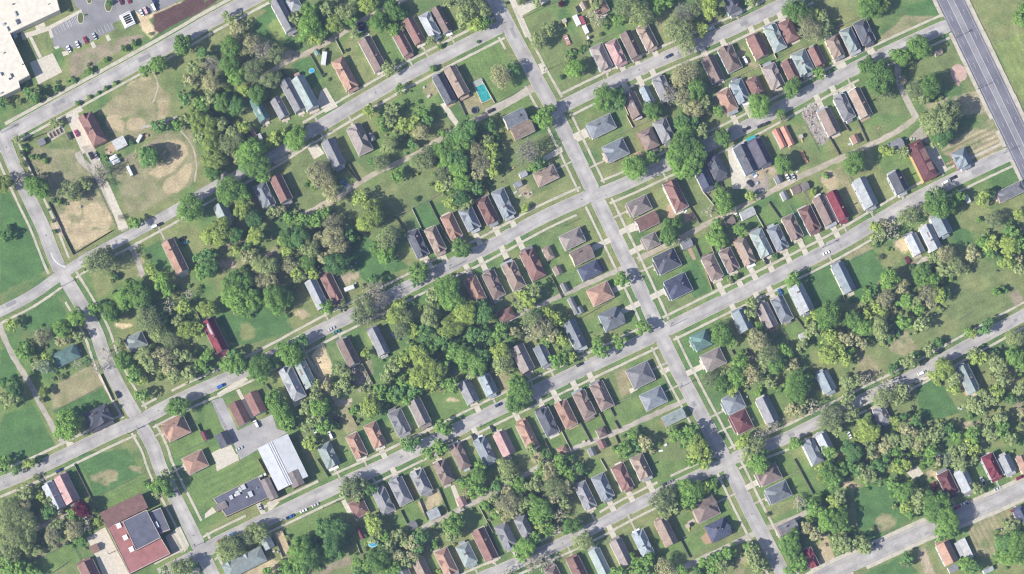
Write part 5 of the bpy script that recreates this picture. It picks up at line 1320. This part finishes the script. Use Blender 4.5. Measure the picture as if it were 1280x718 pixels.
rb_ = MB(); rr = random.Random(5); polys = [[W(px(*t_,*q)) for q in ptlist(s_)] for t_, sh_, s_, cv_ in GROUND if cv_ == 'rubble' and sh_ == 'p']+[[W(px(1,3,*q)) for q in ptlist('890 150 960 100 1040 240 960 290')]]
def inpoly(p, P):
    r_ = False
    for i in range(len(P)):
        (ax,ay),(bx,by) = P[i],P[(i+1)%len(P)]
        if (ay > p[1]) != (by > p[1]) and p[0] < (bx-ax)*(p[1]-ay)/(by-ay)+ax: r_ = not r_
    return r_
for P in polys:
    x0, x1 = min(p[0] for p in P), max(p[0] for p in P); y0, y1 = min(p[1] for p in P), max(p[1] for p in P)
    for _ in range(int((x1-x0)*(y1-y0)*.8)):
        q = (rr.uniform(x0,x1), rr.uniform(y0,y1))
        if not inpoly(q, P): continue
        r_ = rr.uniform(.2,.75); n_ = rr.randint(4,6); h_ = r_*rr.uniform(.3,.8); a0 = rr.uniform(0,6)
        pts_ = [(q[0]+r_*rr.uniform(.6,1)*math.cos(a0+6.283*i/n_), q[1]+r_*rr.uniform(.6,1)*math.sin(a0+6.283*i/n_)) for i in range(n_)]
        rb_.prism(pts_, 0, h_, rr.randint(0,3))
o = rb_.build('rubble', [concrete2, darkwood, plain('broken_brick',(.33,.24,.20)), plain('broken_stone',(.42,.40,.37))]); tag(o, 'grey rubble and broken concrete strewn over the empty lots', 'rubble', None, 'stuff')
# ------------------------------------------------------------------ fences
f_items = []
FM = dict(w=(timber,'timber board',1.7), p=(palewood,'pale board',1.6), k=(darkwood,'dark board',1.8), c=(wiremesh,'thin wire',1.3))
for (c, r), s in FENCES.items():
    for ln in s.split(';'):
        tk = ln.split(); a = W(px(c,r,float(tk[0]),float(tk[1])),1.5); b = W(px(c,r,float(tk[2]),float(tk[3])),1.5); m, nm, h = FM[tk[4]]
        L = math.hypot(b[0]-a[0],b[1]-a[1]); ang = math.atan2(b[1]-a[1],b[0]-a[0]); o = root('fence', (a[0],a[1],0), ang)
        t = .09 if tk[4] != 'c' else .05; q = MB(); n = max(1,int(L/2.4))
        if tk[4] == 'c':
            for z in (.15,.5,.85,h-.08): q.box(0,L,-t/2,t/2,z,z+.05)
        else:
            for i in range(n): q.box(L*i/n+.03,L*(i+1)/n-.03,-t/2-.02*(i%2),t/2,.05,h-random.uniform(0,.12))
        q.build('panel', m, o); q = MB()
        for i in range(n+1): q.box(L*i/n-.07,L*i/n+.07,t/2+.005,t/2+.15,0,h+.1)
        q.build('post', m, o); p = px(c,r,(float(tk[0])+float(tk[2]))/2,(float(tk[1])+float(tk[3]))/2)
        dirn = 'running across' if abs(float(tk[2])-float(tk[0])) > 1.1*abs(float(tk[3])-float(tk[1])) else 'running down'
        tag(o, None, 'fence', 'fences between the yards'); f_items.append(dict(o=o, head=nm+' fence', place=band(p)+', '+column(p), where=p, near=near_house(p)))
label_all(f_items)

# ------------------------------------------------------------------ utility poles
pm1 = MB(); pm1.tube((0,0,0),(0,0,9.6),.17,.11,8); pm1 = pm1.mesh('pole', darkwood)
pm2 = MB(); pm2.box(-1.2,1.2,-.07,.07,8.8,8.95); pm2.box(-.8,.8,-.07,.07,8.1,8.22); pm2 = pm2.mesh('crossarm', darkwood)
pm3 = MB(); pm3.tube((.35,0,7.2),(.35,0,7.9),.2,.2,8); pm3 = pm3.mesh('transformer', metalg)
p_items = []
for c, r, x, y in POLES:
    p = px(c,r,x,y); g = W(p); o = root('utility_pole', (g[0],g[1],0), TH+math.pi/2*random.randint(0,1))
    link('pole', pm1, o); link('crossarm', pm2, o); link('transformer', pm3, o); tag(o, None, 'utility pole', 'utility poles')
    p_items.append(dict(o=o, head='wooden utility pole', place=band(p)+', '+column(p), where=p, near=near_house(p)))
label_all(p_items)

# ------------------------------------------------------------------ kerbs and paint
kb = MB(); nk = 0
for i, (nm, pts, w, a, b) in enumerate(RL):
    if w < 7: continue
    for s in (1,-1):
        ok = lambda p: not in_road(p, i, .4) and not any(dist_line(p, [d0,d1]) < ww/2+.2 for d0, d1, ww in DRIVES)
        for rn in runs(dense(offset_line(pts, s*(w/2+.13)), 1.5), ok):
            l = offset_line(rn, .13); r_ = offset_line(rn, -.13)
            for j in range(len(rn)-1):
                kb.add([(*l[j],0),(*l[j+1],0),(*r_[j+1],0),(*r_[j],0),(*l[j],.16),(*l[j+1],.16),(*r_[j+1],.16),(*r_[j],.16)], [(7,6,5,4),(0,1,5,4),(2,3,7,6)])
struct(kb.build('kerb', concrete))
mk_ = MB(); paintm = plain('road_paint',(.58,.58,.56),.7,.3,1.2)
hw = [r for r in RL if r[0] == 'highway'][0]; bt = [r for r in RL if r[0] == 'bottom avenue'][0]
turn = MB(); strip_mb(turn, hw[1], 3.6, .118); struct(turn.build('turn_lane', roadmat('worn_lane',(.27,.265,.27),(.235,.23,.24))))
for off in (-1.8,1.8,6.9,-6.9): strip_mb(mk_, offset_line(hw[1], off), .2 if abs(off) < 3 else .12, .124)
for off in (4.4,-4.4):
    d = dense(offset_line(hw[1], off), 3.0)
    for j in range(0, len(d)-1, 4): strip_mb(mk_, d[j:j+2], .13, .124)
for off in (-.12,): 
    d = dense(offset_line(bt[1], off), 3.0)
    for j in range(0, len(d)-1, 4): strip_mb(mk_, d[j:j+2], .14, .124)
for x, y, n, a in ((345,195,6,1),(395,168,6,1),(600,205,6,1),(420,150,5,1)):     # parking bays
    for j in range(n):
        p = px(0,0,x+19*j,y-9*j); g = W(p); u = (math.sin(TH)*2.4, -math.cos(TH)*2.4)
        strip_mb(mk_, [(g[0]-u[0],g[1]-u[1]),g,(g[0]+u[0],g[1]+u[1])], .13, .066)
sw = [W(px(0,2,*q)) for q in ptlist('318 140 330 175 350 200 378 220 408 230')]
strip_mb(mk_, smooth(sw), .8, .125)
for q0, q1 in (('300 560','345 600'),('275 545','320 585')):
    a = W(px(3,2,*map(float,q0.split()))); b = W(px(3,2,*map(float,q1.split()))); strip_mb(mk_, [a,((a[0]+b[0])/2,(a[1]+b[1])/2),b], .3, .126)
struct(mk_.build('road_marking', paintm))
pb = MB(); mh = MB()
for i, (nm, pts, w, a, b) in enumerate(RL):
    dn = dense(pts, 4.0)
    for q in dn[2:-2]:
        if not (-325 < q[0] < 325 and -185 < q[1] < 185): continue
        if random.random() < .075 and not in_road(q, i, 3):
            ang = math.atan2(VY,VX)+(0 if nm not in ('main street','school street','highway') else -math.pi/2); ll, ww_ = random.uniform(.8,4.5), random.uniform(.5,1.5); o2 = random.uniform(-.3,.3)*w
            ca, sa = math.cos(ang), math.sin(ang); c0 = (q[0]-sa*o2, q[1]+ca*o2)
            if nm != 'highway': pb.quad(*[(c0[0]+ca*x_*ll-sa*y_*ww_, c0[1]+sa*x_*ll+ca*y_*ww_, .116) for x_, y_ in ((-1,-1),(1,-1),(1,1),(-1,1))])
        if nm != 'highway' and random.random() < .22 and not in_road(q, i, 2):
            j = dn.index(q); nx_ = dn[min(j+1,len(dn)-1)]; dx, dy = nx_[0]-q[0], nx_[1]-q[1]; L1 = math.hypot(dx,dy) or 1; dx /= L1; dy /= L1; hw_ = w/2-.3; sk_ = random.uniform(-.8,.8)
            A1 = (q[0]-dy*hw_+dx*sk_, q[1]+dx*hw_+dy*sk_); B1 = (q[0]+dy*hw_, q[1]-dx*hw_)
            pb.quad((A1[0]-dx*.1,A1[1]-dy*.1,.113),(B1[0]-dx*.1,B1[1]-dy*.1,.113),(B1[0]+dx*.1,B1[1]+dy*.1,.113),(A1[0]+dx*.1,A1[1]+dy*.1,.113))
        if random.random() < .035: mh.prism([(q[0]+.42*math.cos(t_), q[1]+.42*math.sin(t_)) for t_ in np.linspace(0,6.283,12,endpoint=False)], .11, .126)
struct(pb.build('road_surface_repair', patchm)); struct(mh.build('road_manhole', plain('cast_iron',(.10,.10,.10),.6,.1)))
# car park islands
for x, y, rx, ry in ((502,114,24,38),(676,35,28,42),(557,2,20,26)):
    g = W(px(0,0,x,y)); P = [(g[0]+rx*S/ZS*math.cos(t_)*.9, g[1]+ry*S/ZS*math.sin(t_)) for t_ in np.linspace(0,2*math.pi,18,endpoint=False)]
    b = MB(); b.prism(P,0,.17); struct(b.build('kerb_island', concrete)); b = MB(); b.prism(inset(P,.45),.1,.2); struct(b.build('island_grass_ground', plain('island_turf',(.10,.125,.05),.95,.25)))

# ------------------------------------------------------------------ trees
KIND = dict(g='fresh green', d='dark green', y='yellow-green', o='olive', b='tan budding', p='bare grey', m='maroon', t='blue-green')
LEAF = dict(g=(.172,.305,.086), d=(.122,.240,.088), y=(.290,.385,.112), o=(.255,.325,.150), b=(.345,.355,.205), p=(.34,.33,.27), m=(.12,.026,.05), t=(.18,.24,.17))
def leafmat(k):
    m = bpy.data.materials.new('foliage_'+KIND[k].replace(' ','_').replace('-','_')); m.use_nodes = True; nt = m.node_tree
    for n in list(nt.nodes):
        if n.type == 'BSDF_PRINCIPLED': nt.nodes.remove(n)
    out = nt.nodes['Material Output']
    g = N(nt, 'ShaderNodeNewGeometry'); oi = N(nt, 'ShaderNodeObjectInfo')
    f = mul(nt, remap(nt, g.outputs['Random Per Island'],0,1,.78,1.22), remap(nt, oi.outputs['Random'],0,1,.82,1.2))
    f = mul(nt, f, remap(nt, noise(nt, g.outputs['Position'], .55, 2), .3, .7, .74, 1.26))
    c = LEAF[k]; c2 = (c[0]*1.22+.01, c[1]*1.14+.01, c[2]*.95); hue = mixc(nt, c, c2, remap(nt, oi.outputs['Random'],0,1,0,.8))
    col = tint(nt, hue, f)
    d = N(nt, 'ShaderNodeBsdfDiffuse'); tr = N(nt, 'ShaderNodeBsdfTranslucent'); mx = N(nt, 'ShaderNodeMixShader'); mx.inputs[0].default_value = .3
    nt.links.new(col, d.inputs['Color']); nt.links.new(col, tr.inputs['Color']); nt.links.new(d.outputs[0], mx.inputs[1]); nt.links.new(tr.outputs[0], mx.inputs[2]); nt.links.new(mx.outputs[0], out.inputs['Surface'])
    return m
LM = {k: leafmat(k) for k in KIND}
def crown_arrays(nl, per, ls, seed, sparse=False):
    """unit crown (radius about 1): leaf quads on the outer shells of overlapping clumps"""
    g = np.random.default_rng(seed); V = []
    lob = []
    for i in range(nl):
        a = 2.399963*i+g.uniform(-.5,.5); t = (i+.5)/nl
        z = -.35+1.25*t; rr = math.sqrt(max(0,1-min(1,abs(z))**2))
        d = g.uniform(.52,.92)*(1-.0*z); lob.append((np.array([rr*math.cos(a)*d, rr*math.sin(a)*d, z*d*.80]), g.uniform(.20,.42)))
    lob.append((np.array([0,0,.15]), .55))
    for c, r in lob:
        k = int(per*(r/.34)**1.6); n = g.normal(size=(k,3)); n /= np.linalg.norm(n,axis=1)[:,None]
        n[:,2] = np.where((n[:,2] < -.25), -n[:,2], n[:,2])
        P = c+n*r*g.uniform(.72,1.06,(k,1)); nn = n*.75+c*.5+g.normal(size=(k,3))*.42; nn[:,2] += .25; nn /= np.linalg.norm(nn,axis=1)[:,None]
        u = np.cross(nn, g.normal(size=(k,3))); u /= np.linalg.norm(u,axis=1)[:,None]; w = np.cross(nn, u)
        s = ls*g.uniform(.6,1.3,(k,1)); s2 = s*g.uniform(.5,.9,(k,1))
        V.append(np.stack([P-u*s, P-w*s2, P+u*s, P+w*s2],1))
    V = np.concatenate(V,0); return V.reshape(-1,3)
def mesh_from(V, name, mats, mi=None):
    n = len(V)//4; me = bpy.data.meshes.new(name); me.vertices.add(len(V)); me.vertices.foreach_set('co', V.astype(np.float32).ravel())
    me.loops.add(n*4); me.loops.foreach_set('vertex_index', np.arange(n*4,dtype=np.int32)); me.polygons.add(n); me.polygons.foreach_set('loop_start', np.arange(0,n*4,4,dtype=np.int32))
    for m in mats: me.materials.append(m)
    if mi is not None: me.polygons.foreach_set('material_index', mi.astype(np.int32))
    me.update(calc_edges=True); return me
CLS = [(0,5.0,15,120,.092),(5.0,7.2,23,140,.068),(7.2,99,34,160,.053)]
CROWN = {}
for ci, (lo, hi, nl, per, ls) in enumerate(CLS):
    for v in range(9):
        A = crown_arrays(nl, per, ls, 100*ci+v); sq = np.random.default_rng(v+9).uniform(.86,1.14); A[:,0] *= sq; A[:,1] /= sq
        CROWN[ci,v] = mesh_from(A, 'crown', [LM['g']])
        A = crown_arrays(nl, int(per*.5), ls*.9, 400+100*ci+v); A[:,1] *= sq; A[:,0] /= sq; CROWN['t',ci,v] = mesh_from(A, 'crown', [LM['o']])
        CROWN['p',ci,v] = mesh_from(crown_arrays(nl, max(14,per//5), ls*.8, 700+100*ci+v), 'crown', [LM['p']])
def trunk_mesh(seed, bare=False):
    """unit tree: ground at z=-1.5, crown centre at 0, radius 1"""
    g = random.Random(seed); b = MB(); b.tube((0,0,-1.5),(.03,.02,-.45),.085,.06,8); b.tube((.03,.02,-.45),(.02,0,.35),.06,.02,6)
    for i in range(16 if bare else 7):
        a = 2.4*i+g.uniform(-.3,.3); z0 = -.55+.055*i if not bare else -.6+.05*i; L = g.uniform(.55,.85)
        e = (L*math.cos(a), L*math.sin(a), z0+g.uniform(.25,.6)); b.tube((.02,.01,z0), e, .032, .012, 5)
        if bare:
            for q in range(4):
                f_ = (e[0]*g.uniform(.8,1.25)+g.uniform(-.25,.25), e[1]*g.uniform(.8,1.25)+g.uniform(-.25,.25), e[2]+g.uniform(-.05,.3)); b.tube((e[0]*.6,e[1]*.6,z0+(e[2]-z0)*.6), f_, .016, .006, 4)
    return b.mesh('trunk', bark)
greybark = plain('grey_bark',(.20,.18,.165),.95,.15,3)
TRUNK = [trunk_mesh(i) for i in range(4)]; BARE = [trunk_mesh(50+i, True) for i in range(4)]
for me in BARE: me.materials.clear(); me.materials.append(greybark)
allt = []
for (c, r), s in TREES.items():
    for e in s.split(';'):
        tk = e.split(); p = px(c,r,float(tk[0]),float(tk[1])); rad = float(tk[2])/ZS*S
        if -25 < p[0] < 1305 and -25 < p[1] < 745: allt.append((rad, p, tk[3]))
allt.sort(key=lambda t: -t[0])
solid = []; rest = []
for i, t in enumerate(allt):
    if len(solid) < 300: solid.append(t)
    else: rest.append(t)
lone = [t for t in rest if t[0] < 3.4 and all(math.hypot(t[1][0]-u[1][0], t[1][1]-u[1][1]) > (t[0]*.8+u[0])/S for u in solid)][:90]
rest = [t for t in rest if t not in lone]
t_items = []
SIZE = lambda r: 'huge' if r > 8.2 else ('large' if r > 6.9 else ('medium' if r > 5.8 else 'small'))
for n, (rad, p, k) in enumerate(solid+lone):
    shrub = rad < 3.0; h = (1.7+rad*.92) if not shrub else rad*.9
    g = W(p, h*1.1); o = root('shrub' if shrub else 'tree', (g[0],g[1],0), random.uniform(0,6.28))
    ci = 0 if rad < 5 else (1 if rad < 7.2 else 2); v = random.randint(0,8)
    cr = link('crown', CROWN[('p',ci,v)] if k == 'p' else (CROWN[('t',ci,v)] if (k in 'ob' and n % 4) else CROWN[(ci,v)]), o, (0,0,h), LM[k]); zq = random.uniform(.85,1.1)
    cr.scale = (rad*.98,rad*.98,rad*zq)
    tr = link('trunk', (BARE if k in 'pob' else TRUNK)[n % 4], o, (0,0,h)); tr.scale = (rad,rad,h/1.5)
    tag(o, None, 'shrub' if shrub else 'tree', 'young street trees and shrubs' if shrub else 'trees among the houses')
    t_items.append(dict(o=o, head=(('young ' if shrub else SIZE(rad)+' ')+KIND[k]+(' shrub' if shrub else ' tree')), place=band(p)+', '+column(p), where=p, near=near_house(p)))
label_all(t_items)
# the low growth that fills the gaps
HK = [(W(a), m*S) for a, _, m in HPOS]; AL = [(smooth([W(q) for q in a]), w) for a, w, _ in ALLEYS]
PV = [[W(px(*t,*q)) for q in ptlist(s_)] for t, s_, _ in PAVED]
def inside(p, P):
    r_ = False
    for i in range(len(P)):
        (ax,ay),(bx,by) = P[i],P[(i+1)%len(P)]
        if (ay > p[1]) != (by > p[1]) and p[0] < (bx-ax)*(p[1]-ay)/(by-ay)+ax: r_ = not r_
    return r_
tw = [(W(t[1]), t[0], t[2]) for t in allt]; extra = []
for (c_, rad, k) in tw:
    nb = sum(1 for d_, r2, _ in tw if abs(d_[0]-c_[0]) < 16 and abs(d_[1]-c_[1]) < 16 and math.hypot(d_[0]-c_[0],d_[1]-c_[1]) < 16)
    if nb < 5: continue
    for _ in range(3):
        a = random.uniform(0,6.28); d_ = rad*random.uniform(.8,1.7)+1; q = (c_[0]+d_*math.cos(a), c_[1]+d_*math.sin(a)); r_ = random.uniform(.9,2.1)
        if in_road(q, None, 4.5+r_): continue
        if any(math.hypot(q[0]-h_[0],q[1]-h_[1]) < m_*.62+r_ for h_, m_ in HK): continue
        if any(dist_line(q, l_) < w_/2+r_ for l_, w_ in AL) or any(inside(q, P_) for P_ in PV): continue
        if any(dist_line(q, [d0,d1]) < w_/2+r_ for d0, d1, w_ in DRIVES): continue
        extra.append((r_, (640+q[0]/S, 359-q[1]/S), random.choice('gyoob' if k in 'yob' else 'ggdo')))
rest += extra
VV = []; MI = []; ks = list(KIND); base = [crown_arrays(9, 34, .15, 900+i) for i in range(8)]
basep = [crown_arrays(9, 12, .12, 950+i) for i in range(4)]
for i, (rad, p, k) in enumerate(rest):
    h = (1.6+rad*.9) if rad > 2.1 else rad*.8; g = W(p, h*1.1); a = random.uniform(0,6.28); B_ = (base if k != 'p' else basep)[i % (8 if k != 'p' else 4)]*np.array([rad,rad,rad*.95])
    R_ = np.array([[math.cos(a),-math.sin(a),0],[math.sin(a),math.cos(a),0],[0,0,1]]); V = B_@R_.T+np.array([g[0],g[1],h]); VV.append(V); MI.append(np.full(len(V)//4, ks.index(k)))
if VV:
    o = bpy.data.objects.new('undergrowth', mesh_from(np.concatenate(VV), 'undergrowth', [LM[k] for k in ks], np.concatenate(MI))); COL.objects.link(o)
    tag(o, 'low scrub and saplings filling gaps between the larger trees', 'undergrowth', None, 'stuff')
print('houses', len(house_items), 'trees', len(solid), 'lone', len(lone), 'rest', len(rest), 'cars', len(car_items), 'sheds', len(shed_items), 'fences', len(f_items))

# ------------------------------------------------------------------ light and camera
ELEV = math.radians(38.5); az = (VX, VY)         # shadows fall along the avenues, up and right
sun = bpy.data.lights.new('sun','SUN'); sun.energy = 5.0; sun.angle = math.radians(.53); sun.color = (1,.955,.88)
so = bpy.data.objects.new('sun', sun); COL.objects.link(so)
from mathutils import Vector
d = Vector((az[0]*math.cos(ELEV), az[1]*math.cos(ELEV), -math.sin(ELEV))); so.rotation_euler = d.to_track_quat('-Z','Y').to_euler()
w = bpy.data.worlds.new('World'); scene.world = w; w.use_nodes = True; nt = w.node_tree
sk = nt.nodes.new('ShaderNodeTexSky'); sk.sky_type = 'NISHITA'; sk.sun_disc = False; sk.sun_elevation = ELEV; sk.sun_rotation = math.atan2(-az[0], -az[1]) % (2*math.pi)
bg = nt.nodes['Background']; nt.links.new(sk.outputs[0], bg.inputs['Color']); bg.inputs['Strength'].default_value = .095
cam = bpy.data.cameras.new('camera'); co = bpy.data.objects.new('camera', cam); COL.objects.link(co); scene.camera = co
co.location = (NAD[0], NAD[1], HCAM); cam.sensor_width = 36; cam.lens = 36*HCAM/640.0
cam.shift_x = -NAD[0]/640.0; cam.shift_y = -NAD[1]/640.0; cam.clip_end = 6000; cam.clip_start = 10
scene.view_settings.view_transform = 'Standard'; scene.view_settings.look = 'None'; scene.view_settings.exposure = .64; scene.view_settings.gamma = 1
scene.cycles.max_bounces = 4; scene.cycles.diffuse_bounces = 2
# ------------------------------------------------------------------ air between the aircraft and the ground
hb = MB(); hb.box(-4300,4300,-4300,4300,-1.0,HCAM+60)
hm = bpy.data.materials.new('air'); hm.use_nodes = True; nt = hm.node_tree
for n in list(nt.nodes):
    if n.type == 'BSDF_PRINCIPLED': nt.nodes.remove(n)
pv = nt.nodes.new('ShaderNodeVolumePrincipled'); pv.inputs['Color'].default_value = (.42,.54,1,1); pv.inputs['Density'].default_value = HAZE; pv.inputs['Anisotropy'].default_value = 0
nt.links.new(pv.outputs[0], nt.nodes['Material Output'].inputs['Volume'])
o = hb.build('haze', hm); o['kind'] = 'stuff'; o['label'] = 'thin blue air between the camera and the ground'
scene.cycles.volume_bounces = 0
scene.cycles.filter_width = 1.15
